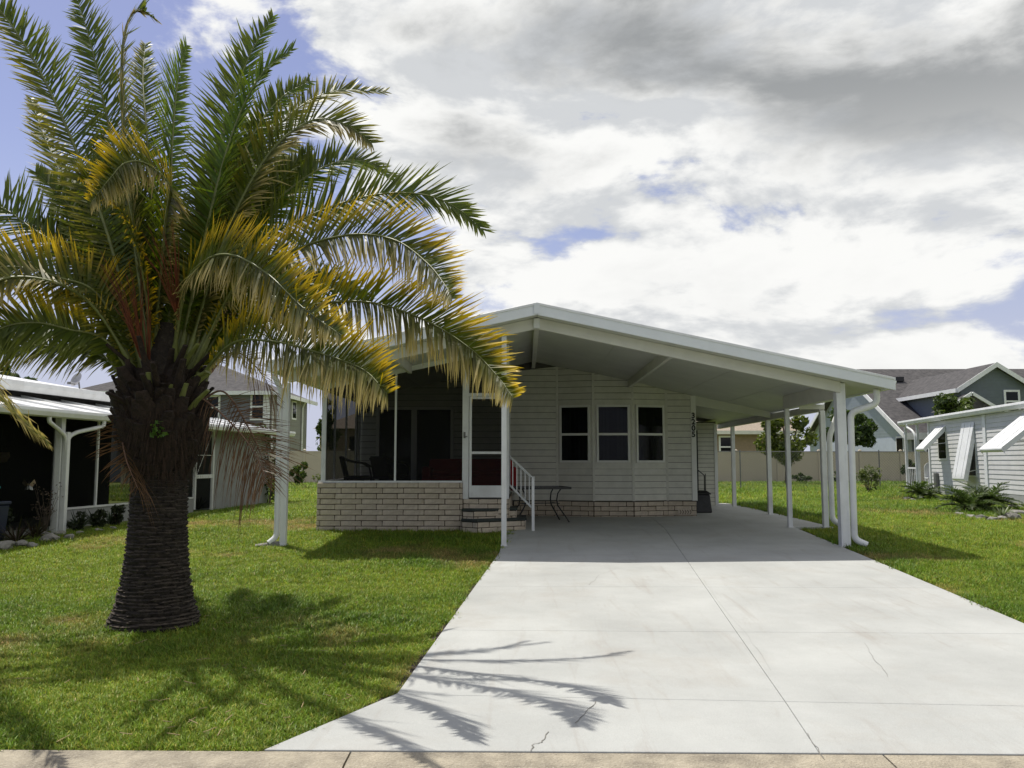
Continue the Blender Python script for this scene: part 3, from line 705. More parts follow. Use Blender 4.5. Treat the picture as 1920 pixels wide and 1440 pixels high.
for s in (-1, 1):
    m = MB(); m.box(s*.98-.10,s*.98+.10,-.42,.38,.08,.62); m.build('armrest', M['red'], so, .04)
    m = MB(); m.box(s*.44-.42,s*.44+.42,-.42,.18,.42,.54); m.build('cushion', M['red'], so, .04)
# stone at the foot of the left downspout
sp = MB(); p = gnd(508, 1023)
sp.hexa([(-.22,-.12,0),(.20,-.14,0),(.24,.10,0),(-.12,.14,0)], [(-.26,-.05,.03),(.14,-.12,.09),(.22,.06,.08),(-.10,.10,.04)])
o = sp.build('splash_stone', M['stone'], None, .015); o.location = (p.x, p.y-.05, p.z); tag(o, 'flat splash stone at the foot of the left carport post', 'stone')

# ------------------------------------------------------------------ the palm
PX, PY = -3.67, 8.28; PZ = gz(PY)
palm = thing('palm_tree', 'large date palm with a stout ringed trunk on the front lawn', 'palm tree', (PX, PY, PZ))
def pp(o): o.matrix_parent_inverse = Matrix.Translation((-PX, -PY, -PZ)); return o
prof = [(-.05,.455),(.02,.43),(.10,.395),(.22,.36),(.40,.325),(.60,.30),(.85,.280),(1.10,.272),(1.28,.268),(1.45,.275),(1.58,.325),(1.72,.385),(1.88,.41),(2.08,.415),(2.22,.38),(2.36,.28),(2.6,.19),(3.0,.10)]
def prad(h):
    for (a, r0), (b, r1) in zip(prof, prof[1:]):
        if a <= h <= b: return r0+(r1-r0)*(h-a)/(b-a)
    return prof[-1][1]
# trunk: courses of overlapping leaf scars
m = MB(); m.lathe([(r-.03, h) for h, r in prof], 28, (PX,PY,PZ))
trunk = pp(m.build('trunk', M['bark'], palm))
m = MB(); h = .0; row = 0
while h < 1.50:
    rr_ = prad(h); nn = 13; dh = .031+.006*random.random()
    for k in range(nn):
        a = 2*math.pi*(k+.5*(row % 2)+random.uniform(-.12,.12))/nn; wa = 2*math.pi/nn*random.uniform(.6,.95)
        pr = random.uniform(.002,.016); hj = h+random.uniform(-.012,.012); tilt = random.uniform(-.008,.008)
        def pt(da, dr, dz): 
            r = rr_+dr; return (PX+r*math.cos(a+da), PY+r*math.sin(a+da), PZ+hj+dz+tilt*da/wa)
        # low diamond scar with a proud upper lip
        vs = [pt(-wa,-.03,.012), pt(-wa*.4,-.012,-.012), pt(wa*.4,-.012,-.012), pt(wa,-.03,.012), pt(-wa*.55,pr,.020), pt(wa*.55,pr,.020), pt(-wa*.5,-.02,dh), pt(wa*.5,-.02,dh)]
        m.add(vs, [(0,1,4),(1,2,5,4),(2,3,5)], 0); m.add(vs, [(4,5,7,6),(0,4,6),(3,7,5)], 1 if random.random() < .6 else 0)
    h += dh; row += 1
o = m.build('leaf_scars', [M['bark'], M['lip_highlight']], trunk); tag(o, kind='stuff')
# leaf bases (boots) of the swollen head
def boot_mesh(k):
    rnd = random.Random(k); m = MB(); w0, w1 = rnd.uniform(.085,.11), rnd.uniform(.05,.07); l = rnd.uniform(.14,.22)
    def ring(t, wd, th, lift): return [(-wd, lift, t), (-wd*.45, lift-th, t), (wd*.45, lift-th, t), (wd, lift, t), (wd*.4, lift+.012, t), (-wd*.4, lift+.012, t)]
    rs = [ring(-.05,w0,.025,0), ring(l*.4,w0*.85,.045,-.02), ring(l*.8,w1,.04,-.055), ring(l+rnd.uniform(-.02,.02),w1*.9,.03,-.075)]
    vs = [(x+rnd.uniform(-.006,.006), y+rnd.uniform(-.006,.006), z+rnd.uniform(-.012,.012)) for r in rs for x, y, z in r]
    fs = [(i*6+j, i*6+(j+1)%6, (i+1)*6+(j+1)%6, (i+1)*6+j) for i in range(3) for j in range(6)]+[tuple(range(18,24))]
    m.add(vs, fs); return m.mesh('leaf_base', M['boot'])
boots = [boot_mesh(k) for k in range(6)]
for row in range(10):
    h = 1.46+row*.098; n_ = 17 if row < 10 else 13
    for k in range(n_):
        a = 2*math.pi*(k+.5*(row % 2))/n_+random.uniform(-.1,.1); r = prad(h)-.06
        o = obj('leaf_base', random.choice(boots), palm); pp(o)
        o.location = (PX+r*math.cos(a), PY+r*math.sin(a), PZ+h+random.uniform(-.03,.03))
        o.rotation_euler = (random.uniform(-.1,.25), random.uniform(-.15,.15), a+math.pi/2); s_ = random.uniform(.85,1.2); o.scale = (s_, s_*random.uniform(.9,1.3), s_)
# hanging fibre and cut stubs round the head
m = MB()
for k in range(2600):
    a = random.uniform(0, 2*math.pi); h = random.uniform(1.45, 2.5); r = prad(h)+random.uniform(-.02,.04); l = random.uniform(.06,.26)
    p0 = Vector((PX+r*math.cos(a), PY+r*math.sin(a), PZ+h)); da = random.uniform(-.3,.3)
    p1 = p0+Vector((math.cos(a+da)*.05, math.sin(a+da)*.05, -l if random.random() < .7 else l*.6)); t_ = Vector((-math.sin(a), math.cos(a), 0))*.004
    m.add([p0-t_, p0+t_, p1], [(0,1,2)])
tag(pp(m.build('fibre', M['fiber'], palm)), kind='stuff')

GREEN = ((.078,.112,.012), (.19,.21,.028)); YEL = ((.085,.11,.012), (.82,.56,.022)); OLIVE = ((.090,.115,.014), (.36,.31,.04))
STRAW = ((.10,.11,.03), (.50,.40,.15)); FRESH = ((.090,.15,.014), (.21,.26,.030)); DEAD = ((.10,.055,.027), (.15,.08,.035))
def catmull(pts, n):
    pts = [Vector(p) for p in pts]; pts = [pts[0]*2-pts[1]]+pts+[pts[-1]*2-pts[-2]]; k = len(pts)-3; out = []
    for i in range(n):
        u = i/(n-1)*k; j = min(int(u), k-1); t = u-j; a, b, c, d = pts[j:j+4]
        out.append(.5*((2*b)+(c-a)*t+(2*a-5*b+4*c-d)*t*t+(3*b-a-3*c+d)*t**3))
    return out
def frond(path, parent, roll=0., up=GREEN, lo=GREEN, nl=92, L0=.47, vee=.42, droop=.10, start=.10, rad=.022, name='frond', seed=0, wd=.0118, hd=None, dead=False, mats=None, yfrom=.30):
    rnd = random.Random(seed); pts = catmull(path, 60); n = len(pts)
    acc = [0.]
    for a, b in zip(pts, pts[1:]): acc.append(acc[-1]+(b-a).length)
    Ltot = acc[-1]
    def pos(s):
        d = s*Ltot; j = 0
        for j in range(n-1):
            if acc[j+1] >= d: break
        t = (d-acc[j])/max(1e-6, acc[j+1]-acc[j]); return pts[j].lerp(pts[j+1], t), (pts[j+1]-pts[j]).normalized()
    m = MB(); m.tube(pts, [max(.003, rad*(1-i/n)**.8*(1.6 if i < 4 else 1)) for i in range(n)], 6, 1, True, .7)
    nrach = len(m.v); cols = [(.16,.18,.05,1)]*nrach
    h = hd or (pts[-1]-pts[0]); h = Vector((h.x, h.y, 0)).normalized(); bb = h.cross(Vector((0,0,1)))
    for sgn in (-1, 1):
        c0, c1 = (up if sgn*math.sin(roll) >= 0 else lo)
        for i in range(nl):
            s = start+(1-start)*(i+rnd.random()*.7)/nl; p, t = pos(min(.999, s))
            n0 = bb.cross(t).normalized(); b_ = t.cross(n0)
            side = (b_*math.cos(roll)+n0*math.sin(roll))*sgn; nor = -b_*math.sin(roll)+n0*math.cos(roll)
            v = vee*(1-s*.5)+rnd.uniform(-.20,.20)
            sd_ = side*math.cos(v)+nor*math.sin(v); ph = R((80-42*s)*(1 if sgn*math.sin(roll) >= 0 else .93)+rnd.uniform(-6,6))
            d = (t*math.cos(ph)+sd_*math.sin(ph)).normalized()
            e = (s-start)/(1-start); ll = L0*(.30+.75*math.sin(math.pi*min(1, e*.80+.14))**.8)*(1 if e < .8 else 1-(e-.8)*2.0)*rnd.uniform(.84,1.1)
            if e < .08: ll *= .45
            if sgn*math.sin(roll) < -.3: ll *= .74
            wv = d.cross(nor).normalized(); wv = (wv+nor*rnd.uniform(-.5,.5)).normalized()
            w_ = wd*rnd.uniform(.8,1.15); dr = droop*rnd.uniform(.6,1.5)*(.15 if sgn*math.sin(roll) > .3 else 1.6)
            q = []; jit = Vector((rnd.gauss(0,1), rnd.gauss(0,1), rnd.gauss(0,1)))*.030*ll/.4*(3 if rnd.random() < .06 else 1)
            br = rnd.uniform(.75,1.2); ty = rnd.uniform(-.12,.15)
            for tt, ww in ((0,.75),(.3,1.),(.68,.75)):
                c = p+d*ll*tt-Vector((0,0,dr*ll*tt*tt))+jit*tt
                q += [c-wv*w_*ww, c+wv*w_*ww]
            q.append(p+d*ll-Vector((0,0,dr*ll))+jit)
            m.add(q, [(0,1,3,2),(2,3,5,4),(4,5,6)], 0)
            for tt in (0,0,.3,.3,.68,.68,1):
                f = min(1, max(0, (tt+ty-yfrom)/(1-yfrom))) if not dead else tt
                cols.append(tuple((a*(1-f)+b*f)*br for a, b in zip(c0, c1))+(1,))
    me = m.mesh(name, mats or [M['leaf'], M['rachisdead'] if dead else M['rachis']])
    at_ = me.color_attributes.new('col', 'FLOAT_COLOR', 'POINT'); at_.data.foreach_set('color', np.array(cols, dtype=np.float32).ravel())
    return obj(name, me, parent)
CB = (300, 655)                                # heart of the crown in the photo
def fpath(pts, dy):
    """measured outline points; dy = how far the tip comes forward (-) or goes back (+)"""
    k = len(pts)-1; out = []
    for i, (x, y) in enumerate(pts):
        out.append(at(x, y+(62 if i == 0 else 0), PY+dy*(i/k)**1.15))
    return out
FR = [ # points, tip depth change, roll, upper colours, lower colours, leaflet length, droop
 ([(325,640),(380,430),(425,230),(468,105),(512,32)], .5, -.9, GREEN, FRESH, .50, .05),
 ([(330,640),(395,400),(440,240),(490,140),(548,92)], -.3, -1.2, FRESH, FRESH, .42, .05),
 ([(335,640),(410,410),(470,260),(525,185),(582,152)], .9, -1.1, GREEN, FRESH, .42, .06),
 ([(340,640),(430,400),(510,250),(610,175),(722,172)], 1.3, -.8, OLIVE, OLIVE, .46, .06),
 ([(340,650),(420,450),(500,295),(580,228),(645,232),(697,268)], -.2, -1.15, OLIVE, STRAW, .52, .10),
 ([(345,650),(430,480),(520,375),(610,312),(680,302),(735,332)], .9, -1.0, GREEN, FRESH, .50, .08),
 ([(350,650),(460,480),(580,405),(700,366),(800,366),(865,396),(906,432)], .3, -1.15, GREEN, GREEN, .52, .10),
 ([(350,660),(450,525),(560,466),(660,440),(740,450),(800,492),(835,535),(850,560)], -1.9, -1.2, YEL, STRAW, .52, .16),
 ([(350,665),(440,585),(540,540),(620,530),(690,560)], .9, -.9, GREEN, GREEN, .45, .10),
 ([(320,655),(345,545),(385,490),(435,478),(500,512),(570,578),(640,628)], -2.7, -1.25, YEL, STRAW, .44, .2),
 ([(360,670),(470,600),(600,570),(700,568),(800,602),(880,652),(930,702),(962,745)], -1.7, -1.25, YEL, STRAW, .50, .22),
 ([(350,680),(430,648),(510,640),(600,662),(680,692),(726,738)], -2.4, -1.3, YEL, STRAW, .50, .24),
 ([(315,640),(318,450),(322,280),(332,160),(350,85)], .9, -.9, FRESH, FRESH, .46, .03),
 ([(300,640),(285,420),(275,250),(268,150),(272,82)], 1.4, .2, GREEN, OLIVE, .36, .03),
 ([(285,640),(250,430),(232,260),(228,120),(238,45),(262,18),(290,35)], -.3, 1.2, GREEN, STRAW, .46, .06),
 ([(280,640),(245,420),(205,240),(172,90),(140,-20)], .8, 1.05, GREEN, GREEN, .52, .04),
 ([(270,640),(205,450),(140,275),(70,125),(5,25),(-40,-15)], .3, 1.1, GREEN, OLIVE, .52, .04),
 ([(270,645),(190,480),(130,360),(85,260),(58,185)], 1.2, .3, OLIVE, OLIVE, .34, .05),
 ([(285,640),(310,430),(318,352),(275,308),(235,305),(205,335),(172,378)], -2.0, 1.1, YEL, STRAW, .40, .22),
 ([(265,650),(190,540),(130,475),(60,428),(0,388),(-90,370),(-180,400)], .4, 1.1, GREEN, GREEN, .56, .08),
 ([(265,660),(190,560),(110,520),(20,500),(-80,520),(-190,590)], -.7, 1.2, YEL, OLIVE, .52, .14),
 ([(265,675),(200,640),(130,618),(60,605),(-10,622),(-80,690),(-120,770)], -1.0, 1.25, YEL, GREEN, .50, .16),
 ([(262,690),(200,672),(130,655),(40,650),(-60,690),(-140,760)], .4, 1.2, OLIVE, OLIVE, .40, .20),
 ([(270,660),(160,560),(20,520),(-60,590),(-40,690),(10,755),(50,795),(88,828)], -3.0, .9, STRAW, STRAW, .34, .15),
 ([(330,640),(400,500),(440,380),(500,300),(560,270)], 2.0, -.8, GREEN, OLIVE, .48, .06),
 ([(290,640),(270,520),(240,420),(190,350),(150,330)], -1.4, 1.0, OLIVE, YEL, .42, .12),
]
for i, (pts, dy, roll, cu, cl, L0, dr) in enumerate(FR):
    pp(frond(fpath(pts, dy), palm, roll, cu, cl, 215 if cu is YEL else 185, L0*.98, .22, dr, .12, .024, seed=100+i))
# the rest of the crown, all round
base = at(*CB, PY)
k = 0
for i in range(46):
    az = i*2.399963+.4; el0 = R([80,72,64,56,48,42,38][i % 7]+random.uniform(-6,6))
    dirx, diry = math.cos(az), math.sin(az)
    if diry < .0: continue
    if dirx < -.5 and el0 < R(60): continue       # the low front ones are placed above
    if dirx > .55 and el0 < R(60) : continue
    Lf = random.uniform(2.5, 3.3); pts = []; p = Vector((PX+dirx*.12, PY+diry*.12, PZ+2.15+random.uniform(-.1,.25))); el = el0; N_ = 8
    sag = random.uniform(.16,.26)*(1.15 if el0 < R(60) else .75)
    for j in range(N_):
        pts.append(p.copy()); p = p+Vector((dirx*math.cos(el), diry*math.cos(el), math.sin(el)))*Lf/(N_-1); el -= sag*(.5+j/N_)*math.cos(el*.7)
    c_ = GREEN if el0 > R(45) else OLIVE
    pp(frond(pts, palm, random.uniform(.4,1.1)*(1 if dirx < 0 else -1), c_, OLIVE if random.random() < .5 else c_, 165, random.uniform(.40,.48), .30, .06, .14, .022, seed=300+i))
# dead hanging leaves
DR_ = [([(238,705),(232,745),(227,800),(236,860),(258,915)], -.6, .55, .50), ([(325,712),(370,745),(430,790),(475,845),(497,892)], -.5, -.8, .50), ([(375,690),(420,735),(465,800),(490,855),(497,905)], -.1, -.9, .50),
       ([(390,640),(440,660),(490,700),(520,760)], .5, -.7, .40), ([(360,600),(430,580),(480,600),(520,640)], .7, -.7, .45)]
for i, (pts, dy, roll, L0) in enumerate(DR_):
    o = pp(frond(fpath(pts, dy), palm, roll, DEAD, DEAD, 46, L0, .2, .55 if i != 1 else .75, .28, .017, 'dead_frond', 500+i, .0042, dead=True))
    tag(o, 'dried brown frond hanging beside the trunk' if i < 3 else 'thin dried frond tangled under the crown')
# orange flower stalks deep in the crown
M['stalk'] = mat('orange_flower_stalk', (.20,.05,.016), .7, .25, 12)
for (px, py, dy) in ((228,520,-.5),(300,450,-.55),(245,560,-.45)):
    m = MB(); b0_ = at(px+35, py+150, PY+dy*.4)
    for k in range(18):
        e_ = at(px+random.uniform(-42,42), py+random.uniform(-50,45), PY+dy+random.uniform(-.2,.2)); md = b0_.lerp(e_, .55)+Vector((0,0,.10))
        m.tube([b0_, md, e_], [.008,.004,.002], 4)
    pp(m.build('flower_stalk', M['stalk'], palm))
# petiole stubs
for k in range(70):
    a = random.uniform(0, 2*math.pi); h = random.uniform(2.05,2.45); el = R(random.uniform(25,78)); r = prad(h)*.8; l = random.uniform(.16,.50)
    p0 = Vector((PX+r*math.cos(a), PY+r*math.sin(a), PZ+h)); p1 = p0+Vector((math.cos(a)*math.cos(el), math.sin(a)*math.cos(el), math.sin(el)))*l
    m = MB(); m.tube([p0, p0.lerp(p1, .5)+Vector((0,0,.02)), p1], [.05,.035,.026], 6, 0, True, .6); pp(m.build('leaf_stub', M['boot'] if k % 3 else M['rachis'], palm))
# a weed rooted in the trunk
def leaf_cloud(clumps, size, c0, c1, seed=0, aspect=.5, mat_='treeleaf', up_bias=.3):
    """clumps: (centre, radii, count) -> MB-like mesh of single leaves, denser towards the clump surface"""
    g = np.random.default_rng(seed); V = []; Fc = []; K = []
    for c, rad_, cnt in clumps:
        d = g.normal(size=(cnt,3)); d /= np.linalg.norm(d, axis=1)[:,None]; rr = g.uniform(.25,1,size=(cnt,1))**.45
        p = np.array(c)+d*rr*np.array(rad_)
        nrm = d*.6+g.normal(size=(cnt,3))*.7+np.array([0,0,up_bias]); nrm /= np.linalg.norm(nrm, axis=1)[:,None]
        t = np.cross(nrm, g.normal(size=(cnt,3))); t /= np.linalg.norm(t, axis=1)[:,None]; b = np.cross(nrm, t)
        s = size*g.uniform(.6,1.3,size=(cnt,1)); q = np.stack([p-t*s, p-b*s*aspect+nrm*s*.12, p+t*s, p+b*s*aspect+nrm*s*.12], 1)
        V.append(q.reshape(-1,3)); f = g.uniform(0,1,size=(cnt,1))**1.4; col = np.array(c0)*(1-f)+np.array(c1)*f
        K.append(np.repeat(np.concatenate([col, np.ones((cnt,1))], 1), 4, 0))
    V = np.concatenate(V); K = np.concatenate(K).astype(np.float32); n_ = len(V)//4
    me = bpy.data.meshes.new('leaves'); me.from_pydata(V.tolist(), [], [(4*i,4*i+1,4*i+2,4*i+3) for i in range(n_)])
    me.materials.append(M[mat_]); ca = me.color_attributes.new('col', 'FLOAT_COLOR', 'POINT'); ca.data.foreach_set('color', K.ravel()); return me
wp = at(297, 805, PY-.47)
wd_ = obj('weed', leaf_cloud([((0,0,0),(.09,.05,.09),34)], .03, (.06,.13,.02), (.12,.2,.03), 5, .7)); wd_.location = wp; tag(wd_, 'small green weed growing out of the palm trunk', 'weed')
# ------------------------------------------------------------------ neighbour on the left
ZL = .06
lh = thing('neighbour_home', 'low white-roofed home with dark screened porch at the left edge behind the palm', 'house', (-9.42, 16.08, ZL), R(-5.5))
def lb(name, m_, *a, bevel=0, par=None): return bx(name, m_, par or lh, *a, bevel=bevel)
m = MB(); m.prism([(.55,-9,2.33),(-1.9,-9,2.80),(-1.9,-9,2.74),(.55,-9,2.27)], (0,20.3,0)); lroof = m.build('porch_roof', M['white'], lh)
for k in range(12):                            # standing ribs of the metal roof
    m = MB(); yy = -5+k*1.35; m.prism([(.55,yy,2.334),(-1.9,yy,2.804),(-1.9,yy,2.84),(.55,yy,2.37)], (0,.035,0)); m.build('roof_rib', M['white'], lroof)
m = MB(); m.prism([(.55,-9,2.36),(.68,-9,2.36),(.69,-9,2.30),(.66,-9,2.22),(.55,-9,2.20)], (0,20.4,0)); m.build('gutter', M['white'], lroof, .004)
m = MB(); m.prism([(-1.6,-9,3.08),(-5.2,-9,3.70),(-5.2,-9,3.55),(-1.6,-9,2.93)], (0,14.4,0)); ur = m.build('main_roof', M['white'], lh)
m = MB(); m.prism([(-1.6,-9,3.10),(-1.48,-9,3.10),(-1.46,-9,3.0),(-1.5,-9,2.88),(-1.6,-9,2.88)], (0,14.5,0)); m.build('gutter', M['white'], ur, .004)
lb('main_wall', M['darkroom'], -5.2,-1.9,-8.9,5.2,0,3.0)  # wall coloured near-black to stand in for the shade behind the porch
lb('porch_floor', M['stucco'], -1.9,-.1,-8.9,6.0,-.05,.12)
lb('knee_wall', M['stucco'], -.12,.0,.40,6.0,-.05,.42); lb('knee_wall', M['stucco'], -.12,.0,-8.9,-2.3,-.05,.42)
for yy in (-8.9,-6.5,-4.4,-2.3): lb('screen_post', M['white'], -.08,.02,yy-.04,yy+.04,0,2.32, bevel=.004)
lb('screen_post', M['white'], -.09,.03,.36,.50,0,2.32, bevel=.004)
for yy in (1.72,3.2,4.6): lb('screen_mullion', M['white'], -.05,.01,yy-.022,yy+.022,.40,2.32)
for a, b in ((-8.86,-6.54),(-6.46,-4.44),(-4.36,-2.34),(.50,1.698),(1.742,3.178),(3.222,4.578),(4.622,5.95)):
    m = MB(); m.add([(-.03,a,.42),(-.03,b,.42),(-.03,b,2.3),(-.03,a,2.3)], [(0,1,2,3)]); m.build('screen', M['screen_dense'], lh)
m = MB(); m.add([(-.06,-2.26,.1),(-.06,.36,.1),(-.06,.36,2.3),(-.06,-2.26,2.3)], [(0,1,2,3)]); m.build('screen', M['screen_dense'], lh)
lb('sill', M['white'], -.10,.02,.50,5.95,.40,.44)
lb('end_wall', M['stucco'], -1.9,.0,7.06,10.95,-.05,2.40, bevel=.01)
for a in ((6.0,6.06,.1,2.3),(6.98,7.06,.0,2.35)): lb('window_frame', M['white'], -.04,.03,a[0],a[1],a[2],a[3], bevel=.004)
for z in (.95, 1.0, 2.25, 1.55): lb('window_rail', M['white'], -.02,.02,6.06,6.98,z-.025 if z != 1.55 else z-.008,z+.025 if z != 1.55 else z+.008)
m = MB(); m.add([(-.03,6.06,.1),(-.03,6.98,.1),(-.03,6.98,2.3),(-.03,6.06,2.3)], [(0,1,2,3)]); m.build('screen', M['screen_dense'], lh)
m = MB(); m.bar((0,6.1,1.0),(0,6.95,2.2),.012,.012); m.build('brace', M['white'], lh)
m = MB(); m.box(.26,.38,-.06,.06,-.03,2.25); m.box(.40,.50,-.04,.05,-.03,1.95); m.build('porch_post', M['white'], lh, .006)
for pts in ([(.60,.95,2.24),(.60,.95,2.10),(.45,.30,1.96),(.45,.04,1.86),(.45,.02,1.5)], [(.60,-.75,2.24),(.60,-.75,2.12),(.45,-.25,1.99),(.45,-.02,1.86),(.45,0,1.5)]):
    m = MB(); m.tube(arc(pts), .042, 8); m.build('downspout', M['white'], lh)
dsh = thing('satellite_dish', 'grey satellite dish on the white roof of the left home', 'satellite dish', at(145, 722, 20.3), R(-25))
m = MB(); m.lathe([(.0,.0),(.08,.008),(.15,.03),(.185,.05)], 18); me = m.mesh('reflector', M['dish']); o = obj('reflector', me, dsh); o.rotation_euler = (R(68),0,0); o.location = (0,0,.12)
m = MB(); m.tube([(0,.03,.1),(0,.06,-.05),(0,.10,-.30)], .02, 6); m.build('mast', M['galv'], dsh); m = MB(); m.tube([(0,0,.02),(0,-.22,.02)], .012, 5); m.box(-.03,.03,-.26,-.2,.0,.06); m.build('feed_arm', M['galv'], dsh)
# things in and before its porch
def lw(u, v, z=0): 
    a = R(5.5); return Vector((-9.42+v*math.cos(a)+u*math.sin(a), 16.08+u*math.cos(a)-v*math.sin(a), ZL+z))
b_ = thing('storage_bin', 'dark navy storage bin beside the left home at the photo edge', 'bin', lw(-1.75,.15), R(-5))
m = MB(); taper(m, 0, .62, .26, .26, .30, .30); m.build('bin_body', M['navy'], b_, .02); m = MB(); m.box(-.32,.32,-.32,.32,.62,.68); m.build('lid', M['navy'], b_, .015)
t_ = thing('watering_can', 'teal plastic watering can on the navy bin at the left edge', 'watering can', lw(-1.72,.15,.68))
m = MB(); m.lathe([(.0,0),(.11,0),(.12,.05),(.10,.2),(.07,.24),(.0,.24)], 14); m.build('can_body', M['teal'], t_)
m = MB(); m.tube([(.08,0,.05),(.2,0,.16),(.27,0,.26)], .018, 6); m.build('spout', M['teal'], t_); m = MB(); m.tube([(-.08,0,.22),(-.17,0,.2),(-.17,0,.08),(-.11,0,.05)], .013, 6); m.build('handle', M['teal'], t_)
bf = thing('butterfly_ornament', 'small orange and white butterfly ornament on the dark porch screen at left', 'ornament', at(55, 908, 15.75))
for s in (-1, 1):
    m = MB(); m.hexa([(0,0,-.01),(s*.10,-.01,.09),(s*.13,-.01,.02),(s*.06,0,-.05)][::s], [(0,-.01,-.01),(s*.10,-.02,.09),(s*.13,-.02,.02),(s*.06,-.01,-.05)][::s]); m.build('wing', M['cream'], bf)
    m = MB(); m.hexa([(0,0,-.02),(s*.06,0,-.05),(s*.08,0,-.11),(s*.02,0,-.10)][::s], [(0,-.01,-.02),(s*.06,-.01,-.05),(s*.08,-.01,-.11),(s*.02,-.01,-.10)][::s]); m.build('wing', M['white'], bf)
m = MB(); m.tube([(0,-.01,.05),(0,-.012,-.06)], .01, 5); m.build('body', M['black'], bf)
pl = thing('hanging_pot', 'pale round hanging pot in the shade at the left photo edge', 'pot', at(4, 858, 15.6))
m = MB(); m.lathe([(.0,-.10),(.08,-.08),(.13,.02),(.12,.10),(.0,.10)], 14); m.build('pot', M['cream'], pl); m = MB(); m.tube([(.1,0,.1),(0,0,.55),(-.1,0,.1)], .006, 4); m.build('hanger', M['black'], pl)
def spiky(name, label, cat, loc, n, l, w_, c0, c1, seed, spread=.9, group=None, up=.5):
    rnd = random.Random(seed); m = MB(); cols = []
    for i in range(n):
        a = rnd.uniform(0, 2*math.pi); el = rnd.uniform(up, 1.35); ll = l*rnd.uniform(.6,1.15); bend = rnd.uniform(.1,.5)*spread
        h_ = Vector((math.cos(a), math.sin(a), 0)); s_ = Vector((-h_.y, h_.x, 0)); br = rnd.uniform(.6,1.25); q = []
        for t, ww in ((0,.7),(.35,1),(.7,.7)):
            e_ = el-bend*t; c = h_*(ll*t*math.cos(e_)+.03)+Vector((0,0,ll*t*math.sin(e_))); q += [c-s_*w_*ww, c+s_*w_*ww]
        e_ = el-bend; q.append(h_*ll*math.cos(e_)+Vector((0,0,ll*math.sin(e_)))); m.add(q, [(0,1,3,2),(2,3,5,4),(4,5,6)])
        f = rnd.random(); cols += [tuple((x*(1-f)+y*f)*br for x, y in zip(c0, c1))+(1,)]*7
    me = m.mesh(name, M['treeleaf']); ca = me.color_attributes.new('col','FLOAT_COLOR','POINT'); ca.data.foreach_set('color', np.array(cols, dtype=np.float32).ravel())
    o = obj(name, me); o.location = loc; return tag(o, label, cat, group)
DKP = ((.045,.022,.022),(.05,.055,.02)); AGV = ((.025,.045,.022),(.07,.095,.05))
for i, (px, py, l, kind, lab) in enumerate([(30,1018,.55,DKP,'dark reddish spiky plant among the stones at the left edge'),(66,1008,.42,DKP,'smaller dark spiky plant right of the reddish one by the porch post'),
    (148,992,.42,AGV,'grey-green agave nearest the stones under the left porch screen'),(178,986,.44,AGV,'middle one of three agaves below the left porch screen'),(208,984,.42,AGV,'agave beside the palm trunk below the left porch screen'),
    (372,955,.40,AGV,'leafy agave just right of the palm trunk by the broken window'),(28,985,.40,AGV,'pale spiky plant behind the reddish one at the left edge')]):
    p = gnd(px, py); spiky('spiky_plant', lab, 'plant', p, 46, l, .016, kind[0], kind[1], 40+i, group='plants along the left home')
tw_ = thing('bare_shrub', 'thin twiggy shrub with few leaves in front of the left porch post', 'shrub', gnd(84, 1002))
m = MB(); rnd = random.Random(3); tips = []
for k in range(14):
    a = rnd.uniform(0,6.28); l = rnd.uniform(.5,1.0); p1 = Vector((math.cos(a)*.12, math.sin(a)*.12, l*.6)); p2 = p1+Vector((math.cos(a+.5)*.1, math.sin(a+.5)*.1, l*.4)); m.tube([(0,0,0), p1, p2], [.008,.005,.002], 4); tips += [p1, p2]
m.build('stem', M['wood'], tw_); obj('foliage', leaf_cloud([(tuple(t), (.08,.08,.08), 7) for t in tips], .022, (.10,.07,.06), (.16,.12,.08), 9), tw_)
ORD = 'first second third fourth fifth sixth seventh eighth ninth tenth eleventh twelfth thirteenth'.split()
def rock(px, py, s, seed, lab, grp='pale stones edging the beds'):
    rnd = random.Random(seed); bm = bmesh.new(); bmesh.ops.create_icosphere(bm, subdivisions=2, radius=1)
    ph = [Vector((rnd.gauss(0,1), rnd.gauss(0,1), rnd.gauss(0,1))) for _ in range(4)]
    for v in bm.verts:
        k = 1+sum(.12*math.sin(3*v.co.dot(q)+i) for i, q in enumerate(ph)); v.co = Vector((v.co.x*k*s, v.co.y*k*s*.75, v.co.z*k*s*.5))
    me = bpy.data.meshes.new('stone'); bm.to_mesh(me); bm.free(); me.materials.append(M['stone'])
    o = obj('stone', me); p = gnd(px, py); o.location = (p.x, p.y, p.z+s*.22); o.rotation_euler = (0,0,rnd.uniform(0,6)); tag(o, lab, 'stone', grp)
for i, (px, py, s) in enumerate(sorted([(8,1030,.20),(40,1024,.14),(62,1026,.11),(95,1016,.19),(112,1004,.12),(128,1010,.13),(84,1004,.10),(150,1002,.09),(22,1012,.13),(186,996,.09),(212,992,.08)])):
    rock(px, py, s, i, ORD[i]+' pale field stone from the left in the bed of the left home')
